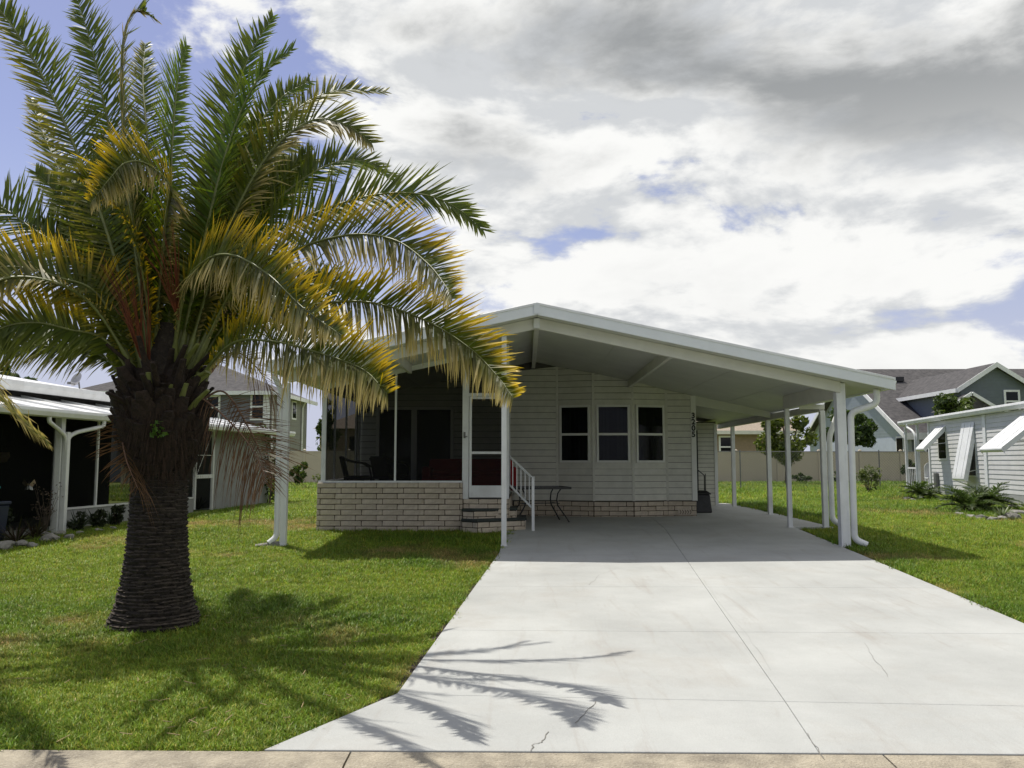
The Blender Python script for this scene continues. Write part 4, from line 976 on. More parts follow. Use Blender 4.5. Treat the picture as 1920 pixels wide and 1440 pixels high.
# ------------------------------------------------------------------ neighbour on the right
ZR = .15
rh = thing('neighbour_home', 'grey-white lap-sided home with white window awnings at the right edge', 'house', (16.27, 33.66, ZR), R(-8.6))
def rb(name, m_, *a, bevel=0, par=None): return bx(name, m_, par or rh, *a, bevel=bevel)
wl = rb('side_wall', M['siding_back'], .0,5.5,-24,0,-.1,2.86)
z = .28
while z < 2.84:                               # lap boards between the cover strips
    for (a, b) in ((-24,-13.2),(-13.1,-5.80),(-5.56,-.02)):
        zt = min(z+.152, 2.86); m = MB()
        m.hexa([(-.020,a,z),(0,a,z),(0,b,z),(-.020,b,z)], [(-.004,a,zt-.002),(0,a,zt-.002),(0,b,zt-.002),(-.004,b,zt-.002)]); m.build('siding_board', M['nsiding'], wl)
    z += .152
rb('skirting', M['stucco'], -.012,.0,-24,0,-.1,.28)
for yy in (-5.68,-13.15): rb('cover_strip', M['white'], -.05,.0,yy-.12,yy+.12,-.05,2.86, bevel=.006)
rb('cover_strip', M['white'], -.06,.06,-.08,.04,-.05,2.86, bevel=.006)
m = MB(); m.prism([(-.13,-24.5,2.90),(5.8,-24.5,3.85),(5.8,-24.5,3.98),(-.13,-24.5,3.03)], (0,27.9,0)); rroof = m.build('roof', M['white'], rh)
m = MB(); m.prism([(-.13,-24.5,3.06),(-.24,-24.5,3.06),(-.25,-24.5,2.99),(-.21,-24.5,2.88),(-.13,-24.5,2.86)], (0,27.95,0)); m.build('gutter', M['white'], rroof, .004)
m = MB(); m.prism([(-.13,3.4,2.83),(5.8,3.4,3.79),(5.8,3.4,4.0),(-.13,3.4,3.05)], (0,.04,0)); m.build('fascia', M['white'], rroof)
for (x, y) in ((-.02,1.45),(-.02,3.1),(3.,3.1)): rb('porch_post', M['white'], x-.05,x+.05,y-.05,y+.05,-.05,2.88, bevel=.006)
rb('porch_deck', M['stucco'], -.1,5.5,.05,3.3,-.1,.2); rb('porch_rail', M['white'], -.03,.02,1.5,3.05,.98,1.05); 
for k in range(6): rb('rail_baluster', M['white'], -.015,.01,1.62+k*.25,1.65+k*.25,.2,.98)
m = MB(); m.tube(arc([(-.20,2.2,2.88),(-.20,2.2,2.76),(-.14,1.7,2.6),(-.10,1.5,2.4),(-.10,1.5,0)]), .05, 8); m.build('downspout', M['white'], rh)
def awning(yc, wd, zt, out, drop, wz0, wz1):
    aw = bpy.data.objects.new('awning', None); C.objects.link(aw); aw.parent = rh
    n_ = 10; m = MB(); prof = [(-.03, zt)]
    d = Vector((-out, -drop)); L_ = d.length; d.normalize(); nn = Vector((d.y, -d.x)); nn = nn if nn.x < 0 else -nn
    for i in range(1, n_+1): q = Vector((-.03, zt))+d*L_*i/n_; prof.append((q.x, q.y))
    q = Vector(prof[-1])                       # rolled lower edge
    for k in range(1, 6): a_ = k/5*R(150); prof.append(tuple(q+d*math.sin(a_)*.07-nn*(1-math.cos(a_))*.07))
    vs = [(x, yc+s*wd/2, zz) for x, zz in prof for s in (-1, 1)]; vs2 = [(x-nn.x*.02, y, zz-nn.y*.02) for x, y, zz in vs]
    m.add(vs, [(2*i,2*i+1,2*i+3,2*i+2) for i in range(len(prof)-1)], 0, True); m.add(vs2, [(2*i+1,2*i,2*i+2,2*i+3) for i in range(len(prof)-1)], 0, True)
    for s in (-1, 1):                          # turned-in side cheeks
        for i in range(len(prof)-2):
            a0 = Vector((prof[i][0], yc+s*wd/2, prof[i][1])); a1 = Vector((prof[i+1][0], yc+s*wd/2, prof[i+1][1])); o_ = -Vector((nn.x,0,nn.y))*.14
            m.add([a0, a1, a1+o_, a0+o_], [(0,1,2,3)])
    m.build('awning_panel', M['white'], aw)
    for k in range(2):
        yy = yc-wd/2+wd*(k+.5)/2; a0 = Vector((-.03,yy,zt))+Vector((nn.x,0,nn.y))*.006; a1 = a0+Vector((d.x,0,d.y))*L_*.98; m = MB(); m.bar(a0, a1, .05, .006, 0, (nn.x,0,nn.y)); m.build('rib', M['white'], aw)
    for s in (-1, 1):
        e_ = Vector((-.03+d.x*L_*.9, yc+s*(wd/2-.05), zt+d.y*L_*.9)); m = MB(); m.bar((-.01, yc+s*(wd/2-.05), max(wz0+.1, e_.z+.10)), e_, .018, .018); m.build('arm', M['white'], aw)
    wn = bpy.data.objects.new('window', None); C.objects.link(wn); wn.parent = rh
    bx('frame', M['trim'], wn, -.035,-.0,yc-wd/2,yc-wd/2+.06,wz0,wz1); bx('frame', M['trim'], wn, -.035,.0,yc+wd/2-.06,yc+wd/2,wz0,wz1)
    bx('frame', M['trim'], wn, -.034,.0,yc-wd/2+.06,yc+wd/2-.06,wz0,wz0+.06); bx('frame', M['trim'], wn, -.034,.0,yc-wd/2+.06,yc+wd/2-.06,wz1-.06,wz1)
    bx('pane', M['glass'], wn, -.028,-.022,yc-wd/2+.06,yc+wd/2-.06,wz0+.06,wz1-.06)
awning(-1.5, .95, 2.66, .80, .84, 1.35, 2.62); awning(-4.25, 1.15, 2.66, .42, 1.95, .75, 2.62); awning(-9.5, 1.6, 2.72, 1.25, 1.02, .95, 2.68); awning(-16.5, 1.2, 2.72, 1.2, 1.0, .95, 2.68)
rb('utility_box', M['galv'], -.14,-.02,-.95,-.70,.25,.85, bevel=.01)
bench = thing('garden_bench', 'small white arched-back bench on the porch of the right home', 'bench', (0,0,0)); a_ = R(8.6)
bench.location = (16.27+.45*math.cos(a_)+.75*math.sin(a_), 33.66-.45*math.sin(a_)+.75*math.cos(a_), ZR+.2); bench.rotation_euler = (0,0,R(-8))
m = MB(); m.box(-.42,.42,-.22,.2,.40,.45); m.build('seat', M['white'], bench)
m = MB(); pts = [(-.42,.45),(.42,.45),(.42,.85)]+[(.42*math.cos(t*math.pi/8), .85+.25*math.sin(t*math.pi/8)) for t in range(1,8)]+[(-.42,.85)]; m.prism([(x,.18,zz) for x, zz in pts], (0,.03,0)); m.build('backrest', M['white'], bench)
for sx in (-1,1):
    for sy in (-1,1): m = MB(); m.box(sx*.38-.03,sx*.38+.03,sy*.18-.03,sy*.18+.03,0,.40); m.build('leg', M['white'], bench)
# sago palms and bed by the right home
def sago(loc, n, l, label, seed):
    t = thing('sago_plant', label, 'plant', loc, 0, 'sago plants beside the right home'); rnd = random.Random(seed)
    m = MB(); m.lathe([(.10,0),(.12,.06),(.09,.12),(.0,.16)], 10); m.build('trunk', M['boot'], t)
    for i in range(n):
        a = i*2.4+rnd.uniform(-.2,.2); el = R(rnd.uniform(15,70)); p = Vector((0,0,.10)); pts = []; ll = l*rnd.uniform(.75,1.1)
        for j in range(5): pts.append(p.copy()); p = p+Vector((math.cos(a)*math.cos(el), math.sin(a)*math.cos(el), math.sin(el)))*ll/4; el -= .28
        g_ = ((.045,.075,.02),(.10,.14,.035)); frond(pts, t, 0, g_, g_, 34, .19, .5, .05, .06, .010, 'frond', seed*50+i, .014)
sago(gnd(1728,938), 30, .85, 'dark green sago beside the far corner of the right home', 61)
sago(gnd(1850,958), 38, .92, 'large spreading sago in the stone-edged bed of the right home', 62)
sago(gnd(1815,962), 26, .9, 'smaller sago growing left of the large one by the right home', 63)
for i, (px, py, s) in enumerate(sorted([(1700,938,.16),(1712,940,.12),(1770,942,.17),(1784,948,.13),(1800,968,.16),(1822,972,.13),(1842,974,.14),(1862,976,.12),(1880,975,.13),(1897,973,.2),(1912,968,.22),(1808,957,.12),(1905,955,.18)])):
    rock(px, py, s, 100+i, ORD[i]+' pale stone from the left in the bed beside the right home')
p = gnd(1680, 938)
spiky('lily_plant', 'low grey-green leafy plant at the front of the right stone bed', 'plant', gnd(1880,972), 60, .35, .018, (.10,.14,.06), (.22,.26,.13), 77)

# ------------------------------------------------------------------ fences at the back
fp0 = Vector((-22.0, 45.0)); fp1 = Vector((34.0, 49.6))
fn = thing('vinyl_fence', 'long tan vinyl privacy fence across the back of the lots', 'fence', (fp0.x, fp0.y, .2), math.atan2(fp1.y-fp0.y, fp1.x-fp0.x))
fl = (fp1-fp0).length; npan = int(fl/2.44)
mp_ = MB(); mp_.box(-.065,.065,-.065,.065,-.1,1.86); mp_.box(-.08,.08,-.08,.08,1.86,1.89); mp_.hexa([(-.075,-.075,1.89),(.075,-.075,1.89),(.075,.075,1.89),(-.075,.075,1.89)],[(-.02,-.02,1.95),(.02,-.02,1.95),(.02,.02,1.95),(-.02,.02,1.95)])
post_me = mp_.mesh('fence_post', M['tanfence']); pn = MB(); pn.box(.065,2.375,-.02,.02,.05,1.80)
for k in range(15): xx = .07+k*.154; pn.box(xx, xx+.004, -.024, -.02, .15, 1.70)
pan_me = pn.mesh('fence_panel', M['tanfence']); ra = MB(); ra.box(.06,2.38,-.035,.035,1.74,1.83); ra.box(.06,2.38,-.035,.035,.05,.17); rail_me = ra.mesh('fence_rail', M['tanfence'])
for i in range(npan+1):
    for nm, me in (('fence_post',post_me),('fence_panel',pan_me),('fence_rail',rail_me)):
        obj(nm, me, fn, (i*2.44, 0, 0))
q0, q1 = gnd(1330,920), gnd(1780,921)
q0 = Vector((12.0, 37.6)); q1 = Vector((23.5, 38.8)); ca_ = math.atan2(q1.y-q0.y, q1.x-q0.x)
cl = thing('chain_link_fence', 'thin chain-link fence with dark posts in front of the tan fence', 'fence', (q0.x-4, q0.y-.42, .17), ca_); CL = (q1-q0).length+4
m = MB(); m.tube([(0,0,1.72),(CL,0,1.72)], .022, 6); m.build('top_rail', M['galv'], cl)
for xx in (1.6, 4.85-1.0, 8.1, 11.6-1.0, 14.2):
    m = MB(); m.tube([(xx,0,-.1),(xx,0,1.80)], .03, 6); m.build('fence_post', M['galv'], cl)
m = MB(); 
for k in range(int(CL/.13)+14):
    x0 = k*.13-1.7
    for s in (0, 1):
        a = [x0, 0.05] if not s else [x0, 1.70]; b = [x0+1.65, 1.70] if not s else [x0+1.65, .05]
        if a[0] < 0: t = -a[0]/1.65; a = [0, a[1]+(b[1]-a[1])*t]
        if b[0] > CL: t = (CL-a[0])/(b[0]-a[0]); b = [CL, a[1]+(b[1]-a[1])*t]
        if b[0] > a[0]: m.bar((a[0],0,a[1]), (b[0],0,b[1]), .005, .005)
tag(m.build('wire_mesh', M['galv'], cl), kind='stuff')

# ------------------------------------------------------------------ houses beyond the fence
def gable_house(name, label, loc): return thing(name, label, 'house', loc)
def win_simple(par, x0, x1, y, z0, z1, face=1):
    wn = bpy.data.objects.new('window', None); C.objects.link(wn); wn.parent = par
    t = .12
    for a in ((x0,x0+t,z0,z1),(x1-t,x1,z0,z1),(x0+t,x1-t,z0,z0+t),(x0+t,x1-t,z1-t,z1),(x0+t,x1-t,(z0+z1)/2-.05,(z0+z1)/2+.05)): bx('frame', M['white'], wn, a[0],a[1],y-.06,y,a[2],a[3])
    bx('pane', M['glass'], wn, x0+t,x1-t,y-.02,y-.01,z0+t,(z0+z1)/2-.05); bx('pane', M['glass'], wn, x0+t,x1-t,y-.03,y-.02,(z0+z1)/2+.05,z1-t); return wn
# two-storey grey house, left
Y0 = 52.; c0 = at(506, 735, Y0); xl = at(150, 735, Y0).x; x1 = c0.x; ze = c0.z; Y1 = 61.
gh = thing('two_storey_house', 'grey two-storey house with hipped shingle roof behind the left home', 'house', (xl, Y0, .2))
def ghp(o): o.matrix_parent_inverse = Matrix.Translation((-xl, -Y0, -.2)); return o
ghp(bx('front_wall', M['slateclad'], gh, xl,x1,Y0,Y0+.2,.1,ze)); ghp(bx('side_wall', M['greyclad_lap'], gh, x1-.2,x1+.001,Y0+.2,Y1,.1,ze)); ghp(bx('rear_wall', M['greyclad'], gh, xl,x1-.2,Y1-.2,Y1-.001,.1,ze))
o_ = .55; zr = ze+2.3; ym = (Y0+Y1)/2
m = MB(); m.add([(xl-o_,Y0-o_,ze),(x1+o_,Y0-o_,ze),(x1+o_,Y1+o_,ze),(xl-o_,Y1+o_,ze),(xl+5,ym,zr),(x1-5.0,ym,zr)], [(0,1,5,4),(1,2,5),(2,3,4,5),(3,0,4),(0,3,2,1)]); ghp(m.build('roof', M['shingle'], gh))
m = MB(); m.box(xl-o_-.1,x1+o_+.1,Y0-o_-.1,Y0-o_-.005,ze-.22,ze+.02); ghp(m.build('gutter', M['white'], gh)); m = MB(); m.box(x1+o_+.005,x1+o_+.1,Y0-o_,Y1+o_,ze-.22,ze+.02); ghp(m.build('gutter', M['white'], gh))
for xx in (x1-.35,): m = MB(); m.box(xx,x1+.03,Y0-.05,Y0-.001,.1,ze-.01); ghp(m.build('corner_board', M['white'], gh))
m = MB(); m.tube([(x1+.15,Y0+.25,ze-.1),(x1+.12,Y0+.3,ze-.5),(x1+.10,Y0+.3,.2)], .07, 6); ghp(m.build('downspout', M['white'], gh)); m = MB(); m.tube([(x1+.3,Y1-1.6,ze-.1),(x1+.10,Y1-1.6,ze-.5),(x1+.10,Y1-1.6,.2)], .07, 6); ghp(m.build('downspout', M['white'], gh))
for (a, b, c_, d_) in ((469,498,737,788),(385,414,741,787)):
    p = at(a, d_, Y0); q = at(b, c_, Y0); ghp(win_simple(gh, p.x, q.x, Y0-.001, p.z, q.z))
w3 = bpy.data.objects.new('side_window', None); C.objects.link(w3); w3.parent = gh; ghp(w3)
yy = x1*1550/(548-986); zz0, zz1 = at(548,787,yy).z, at(548,752,yy).z
bx('frame', M['white'], w3, x1,x1+.06,yy-.55,yy+.55,zz0,zz1); bx('pane', M['glass'], w3, x1+.05,x1+.08,yy-.4,yy+.4,zz0+.12,zz1-.12)
fh = thing('tan_house', 'small tan house far away between the grey house and the porch corner', 'house', (-18.0, 74, .2))
bx('wall', M['brownwall'], fh, -.5,9,0,8,-.1,4.3); m = MB(); m.add([(-1,-.5,4.2),(9.5,-.5,4.2),(9.5,8.5,4.2),(-1,8.5,4.2),(3,4,6.2),(6,4,6.2)], [(0,1,5,4),(1,2,5),(2,3,4,5),(3,0,4),(0,3,2,1)]); m.build('roof', M['shingle_tan'], fh)
bx('window', M['glass'], fh, 2.2,3.4,-.05,-.01,2.0,3.5); bx('window', M['glass'], fh, 4.4,5.6,-.05,-.01,2.0,3.5)
# brown house seen under the carport
YB = 58.; e0 = at(1325,808,YB); e1 = at(1480,808,YB)
bh = thing('brown_house', 'single-storey brown house with tan shingle roof seen through the carport', 'house', (e0.x, YB, .2))
def bhp(o): o.matrix_parent_inverse = Matrix.Translation((-e0.x, -YB, -.2)); return o
bhp(bx('wall', M['brownwall'], bh, e0.x,e1.x,YB,YB+10,.1,e0.z)); m = MB(); z_ = e0.z; a, b = e0.x-.6, e1.x+.6
m.add([(a,YB-.6,z_-.05),(b,YB-.6,z_-.05),(b,YB+10.6,z_-.05),(a,YB+10.6,z_-.05),(a,YB+5,z_+2.4),(b,YB+5,z_+2.4)], [(0,1,5,4),(2,3,4,5),(1,2,5),(3,0,4),(0,3,2,1)]); bhp(m.build('roof', M['shingle_tan'], bh))
m = MB(); m.box(a,b,YB-.7,YB-.605,z_-.25,z_); bhp(m.build('fascia', M['beam'], bh))
p = at(1348,851,YB); q = at(1374,817,YB); bhp(win_simple(bh, p.x, q.x, YB-.001, p.z-.3, q.z))
# dark-roofed two-storey house, right
X0 = 23.95; YE = 52.; YR = 61.3; zE = at(1700,808,YE).z; zR = at(1700,692,YR).z; XE = 44.
dh = thing('two_storey_house', 'blue-grey two-storey house with charcoal shingle roofs and gables at the right', 'house', (X0, YE, .2))
def dhp(o): o.matrix_parent_inverse = Matrix.Translation((-X0, -YE, -.2)); return o
m = MB(); m.prism([(X0,YE+.3,.1),(X0,YE+.3,zE+.15),(X0,YR,zR-.12),(X0,2*YR-YE-.3,zE+.15),(X0,2*YR-YE-.3,.1)], (.2,0,0)); dhp(m.build('gable_wall', M['paleblue_lap'], dh))
dhp(bx('lower_cladding', M['paleblue'], dh, X0-.02,X0-.002,YE+.32,YR+8,.1,3.0)); dhp(bx('front_wall', M['bluegrey'], dh, X0+.2,XE,YE+.3,YE+.5,.1,zE+.1))
ro = .5
m = MB(); k_ = (zR-zE)/(YR-YE)
m.prism([(X0-ro,YE-.3,zE-.3*k_),(X0-ro,YR,zR),(X0-ro,2*YR-YE+.3,zE-.3*k_),(X0-ro,2*YR-YE+.3,zE-.3*k_-.2),(X0-ro,YR,zR-.2),(X0-ro,YE-.3,zE-.3*k_-.2)][::-1], (XE-X0+ro,0,0)); dhp(m.build('roof', M['shingle'], dh))
m = MB(); m.prism([(X0-ro-.06,YE-.32,zE-.32*k_-.30),(X0-ro-.06,YE-.32,zE-.32*k_+.02),(X0-ro-.06,YR,zR+.03),(X0-ro-.06,YR,zR-.28)], (.055,0,0)); dhp(m.build('rake_board', M['white'], dh))
m = MB(); m.prism([(X0-ro-.06,2*YR-YE+.3,zE-.32*k_-.30),(X0-ro-.06,2*YR-YE+.3,zE-.32*k_+.02),(X0-ro-.06,YR+.001,zR+.03),(X0-ro-.06,YR+.001,zR-.28)][::-1], (.055,0,0)); dhp(m.build('rake_board', M['white'], dh))
m = MB(); m.box(X0-ro,XE,YE-.45,YE-.32,zE-.55,zE-.12); dhp(m.build('gutter', M['white'], dh))
for (px_, py_) in ((1672,702),(1795,697)):
    t_ = .78 if px_ < 1700 else .84; y_ = YE+(YR-YE)*t_; p = at(px_, py_, y_); m = MB(); m.box(p.x-.75,p.x+.75,y_-.25,y_+.3,zE+(y_-YE)*k_-.05,zE+(y_-YE)*k_+.28); dhp(m.build('roof_vent', M['black'], dh))
p = at(1676,848,55.5); yw = X0*1550/(1682-986); 
w4 = bpy.data.objects.new('window', None); C.objects.link(w4); w4.parent = dh; dhp(w4); za, zb_ = at(1682,850,yw).z, at(1682,818,yw).z
bx('frame', M['white'], w4, X0-.08,X0-.021,yw-.55,yw+.55,za,zb_); bx('pane', M['glass'], w4, X0-.10,X0-.06,yw-.42,yw+.42,za+.12,zb_-.12)
YG = 49.; gp = at(1862,681,YG); gl = at(1800,722,YG); gsl = (gp.z-gl.z)/(gp.x-gl.x); xg0, xg1 = gl.x, 2*gp.x-gl.x+2.6
m = MB(); zb0 = gl.z-.1
m.prism([(xg0,YG,.2),(xg1,YG,.2),(xg1,YG,gp.z-gsl*(xg1-gp.x)-.1),(gp.x,YG,gp.z-.1),(xg0,YG,zb0)], (0,.2,0)); dhp(m.build('wing_gable', M['bluegrey_lap'], dh))
dhp(bx('wing_wall', M['bluegrey_lap'], dh, xg0,xg0+.2,YG+.2,YE+6,.2,zb0)); 
m = MB(); ov = .35; xa, xb = xg0-ov, xg1+ov
m.prism([(xa,YG-ov,gl.z-gsl*ov),(gp.x,YG-ov,gp.z),(xb,YG-ov,gp.z-gsl*(xb-gp.x)),(xb,YG-ov,gp.z-gsl*(xb-gp.x)-.18),(gp.x,YG-ov,gp.z-.18),(xa,YG-ov,gl.z-gsl*ov-.18)][::-1], (0,12,0)); dhp(m.build('wing_roof', M['shingle'], dh))
for s, xx in ((-1, xa), (1, xb)):
    m = MB(); zz = gp.z-gsl*abs(xx-gp.x); poly = [(xx,YG-ov-.06,zz-.26),(xx,YG-ov-.06,zz+.03),(gp.x,YG-ov-.06,gp.z+.03),(gp.x,YG-ov-.06,gp.z-.26)]; m.prism(poly, (0,.055,0)); dhp(m.build('rake_board', M['white'], dh))
m = MB(); m.box(xa-.12,xa,YG-ov,YE+6,gl.z-gsl*ov-.24,gl.z-gsl*ov-.0); dhp(m.build('gutter', M['white'], dh))
p = at(1882,752,YG); q = at(1911,731,YG); dhp(win_simple(dh, p.x, q.x, YG-.001, p.z-.7, q.z))
m = MB(); p = at(1822,738,47.5); m.prism([(p.x-1.6,47.5,p.z-1.0),(p.x,47.5,p.z),(p.x+1.6,47.5,p.z-1.0)], (0,1.6,0)); dhp(m.build('porch_gable', M['shingle'], dh)); m = MB(); m.bar((p.x,47.45,p.z+.02),(p.x+1.6,47.45,p.z-.98),.08,.18); m.bar((p.x,47.45,p.z+.02),(p.x-1.6,47.45,p.z-.98),.08,.18); dhp(m.build('rake_board', M['white'], dh))

# ------------------------------------------------------------------ trees and shrubs
def tree(label, px0, px1, py0, py1, Y, cnt, size, c0, c1, seed, trunk=True, nclump=16, cat='tree', name='leafy_tree', depth=.8, group=None):
    a = at(px0, py1, Y); b = at(px1, py0, Y); cx, cz = (a.x+b.x)/2, (a.z+b.z)/2; rx, rz = (b.x-a.x)/2, (b.z-a.z)/2; g_ = gz(Y) if Y < 60 else .2
    t = thing(name, label, cat, (cx, Y, g_), 0, group); rnd = random.Random(seed); cs = []
    for k in range(nclump):
        while True:
            d = Vector((rnd.uniform(-1,1), rnd.uniform(-1,1), rnd.uniform(-1,1)))
            if d.length <= 1: break
        f = rnd.uniform(.18,.46); d = d*(1-f*.6)
        cs.append(((d.x*rx, d.y*rx*depth, cz-g_+d.z*rz), (rx*f, rx*f*depth, rz*f*.85), int(cnt/nclump)))
    obj('crown', leaf_cloud(cs, size, c0, c1, seed), t)
    m = MB(); h = cz-g_
    if trunk:
        m.tube([(0,0,-.1),(.04,0,h*.35),(0,.03,h*.7),(0,0,h)], [rx*.09,rx*.07,rx*.055,rx*.03], 8)
        for k in range(6):
            c = Vector(cs[k % len(cs)][0]); s0 = Vector((0,0,h*rnd.uniform(.45,.8))); m.tube([s0, s0.lerp(c,.5)+Vector((0,0,.1*rz)), c], [rx*.04,rx*.028,rx*.01], 5)
        m.build('trunk', M['wood'], t)
    else:
        for k in range(5):
            c = Vector(cs[k % len(cs)][0]); m.tube([(0,0,-.05), c*.5+Vector((rnd.uniform(-.05,.05),0,.02)), c], [rx*.05,rx*.035,rx*.012], 5)
        m.build('stem', M['wood'], t)
    return t
LT = ((.030,.055,.012),(.13,.18,.035)); DK = ((.024,.048,.012),(.085,.13,.03)); YL = ((.06,.085,.015),(.20,.24,.045))
tree('bright green young tree before the tan fence, behind the carport posts', 1420,1526,768,885, 44, 2600, .15, *YL, 11)
tree('darker green tree behind the tan fence between the two front downspouts', 1542,1652,752,856, 51.5, 2600, .17, *DK, 12)
tree('round green tree rising behind the roof of the right home', 1748,1850,720,800, 45, 2200, .16, *LT, 13)
tree('treetop above the roof of the left home at the photo edge', -30,72,676,740, 40, 1600, .15, *DK, 14)
tree('light green tree far off at the left corner of the porch', 583,640,745,850, 62, 1200, .18, *LT, 15)
G1 = 'shrubs along the back fence'
tree('small round bush at the fence behind the carport, left one of two', 1484,1522,884,910, 46.6, 500, .10, *DK, 21, False, 7, 'bush', 'round_bush', group=G1)
tree('small round bush at the fence behind the carport, right one of two', 1552,1578,882,910, 46.8, 500, .10, *LT, 22, False, 7, 'bush', 'round_bush', group=G1)
tree('sparse upright sapling on the right lawn', 1606,1650,852,924, 34, 420, .075, (.08,.11,.03), (.19,.22,.08), 23, False, 14, 'shrub', 'sapling')
tree('dense dark hedge bush at the far corner of the right home', 1690,1722,862,912, 40, 900, .09, *DK, 24, False, 8, 'bush', 'round_bush', group=G1)
tree('leafy bush in front of the tan fence left of the porch', 540,580,860,908, 40, 900, .09, *LT, 25, False, 9, 'bush', 'round_bush', group=G1)
tree('tiny thin shrub by the tan fence next to the porch corner', 583,606,880,912, 43, 120, .06, *YL, 26, False, 6, 'shrub', 'round_bush', group=G1)
G2 = 'plants along the left home'
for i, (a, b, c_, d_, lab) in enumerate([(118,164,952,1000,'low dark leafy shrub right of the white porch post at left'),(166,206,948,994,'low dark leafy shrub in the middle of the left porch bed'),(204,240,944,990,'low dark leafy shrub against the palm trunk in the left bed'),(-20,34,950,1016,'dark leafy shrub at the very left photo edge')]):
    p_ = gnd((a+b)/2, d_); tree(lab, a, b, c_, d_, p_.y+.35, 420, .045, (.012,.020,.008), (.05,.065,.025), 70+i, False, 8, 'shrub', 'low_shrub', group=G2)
vn = thing('climbing_vine', 'leafy vine climbing the corner of the left home beside the carport post', 'vine', gnd(505, 946))
cs = []; rnd = random.Random(31)
for k in range(15):
    px_, py_ = rnd.uniform(484,524), 805+k*9.5; p = at(px_ if k < 9 else rnd.uniform(500,524), py_, 26.7)-vn.location; cs.append((tuple(p), (.26,.2,.24), 60))
obj('foliage', leaf_cloud(cs, .06, *DK, 31), vn)
m = MB(); m.tube([(0,0,-.05),(.05,0,.8),(-.1,0,1.5),(-.2,0,2.2)], [.03,.025,.02,.01], 5); m.build('stem', M['wood'], vn)
# ------------------------------------------------------------------ grass
def vnoise(x, y, s, seed):
    g = np.random.default_rng(seed); T = g.random((64,64)); x = x/s; y = y/s; i = np.floor(x).astype(int); j = np.floor(y).astype(int); fx = x-i; fy = y-j
    fx = fx*fx*(3-2*fx); fy = fy*fy*(3-2*fy); a = T[i%64,j%64]; b = T[(i+1)%64,j%64]; c = T[i%64,(j+1)%64]; d = T[(i+1)%64,(j+1)%64]
    return (a*(1-fx)+b*fx)*(1-fy)+(c*(1-fx)+d*fx)*fy
def grass_mat():
    m_ = bpy.data.materials.new('grass_blade'); m_.use_nodes = True; N = m_.node_tree.nodes; L = m_.node_tree.links; b = N['Principled BSDF']
    b.inputs['Roughness'].default_value = .5; b.inputs['Specular IOR Level'].default_value = .3
    a = N.new('ShaderNodeAttribute'); a.attribute_type = 'INSTANCER'; a.attribute_name = 'tint'
    v = N.new('ShaderNodeAttribute'); v.attribute_name = 'col'
    x = N.new('ShaderNodeMix'); x.data_type = 'RGBA'; x.blend_type = 'MULTIPLY'; x.inputs[0].default_value = 1
    L.new(a.outputs['Color'], x.inputs[6]); L.new(v.outputs['Color'], x.inputs[7]); L.new(x.outputs[2], b.inputs['Base Color'])
    t = N.new('ShaderNodeBsdfTranslucent'); L.new(x.outputs[2], t.inputs[0]); ms = N.new('ShaderNodeMixShader'); ms.inputs[0].default_value = .42
    L.new(b.outputs[0], ms.inputs[1]); L.new(t.outputs[0], ms.inputs[2]); L.new(ms.outputs[0], N['Material Output'].inputs[0]); return m_
M['grass'] = grass_mat()
tc_ = bpy.data.collections.new('grass_tufts')
for k in range(6):
    rnd = random.Random(900+k); m = MB(); cols = []
    for i in range(16):
        a = rnd.uniform(0,6.283); r = rnd.uniform(0,.055); el = rnd.uniform(.5,1.4); ll = rnd.uniform(.035,.085); w_ = rnd.uniform(.0025,.0042); bend = rnd.uniform(.2,.9)
        az = rnd.uniform(0,6.283); h_ = Vector((math.cos(az), math.sin(az), 0)); s_ = Vector((-h_.y, h_.x, 0)); p0 = Vector((r*math.cos(a), r*math.sin(a), 0))
        mid = p0+h_*ll*.55*math.cos(el)+Vector((0,0,ll*.55*math.sin(el))); e2 = el-bend; tip = mid+h_*ll*.5*math.cos(e2)+Vector((0,0,ll*.5*math.sin(e2)))
        m.add([p0-s_*w_, p0+s_*w_, mid+s_*w_*.9, mid-s_*w_*.9, tip], [(0,1,2,3),(3,2,4)])
        br = rnd.uniform(.65,1.25); yl = 1.0 if rnd.random() > .18 else 1.9; cols += [(br*yl,br*(1 if yl == 1 else 1.25),br*(1 if yl == 1 else 1.8),1)]*5
    me = m.mesh('tuft', M['grass']); ca = me.color_attributes.new('col','FLOAT_COLOR','POINT'); ca.data.foreach_set('color', np.array(cols, dtype=np.float32).ravel())
    tc_.objects.link(bpy.data.objects.new('tuft', me))
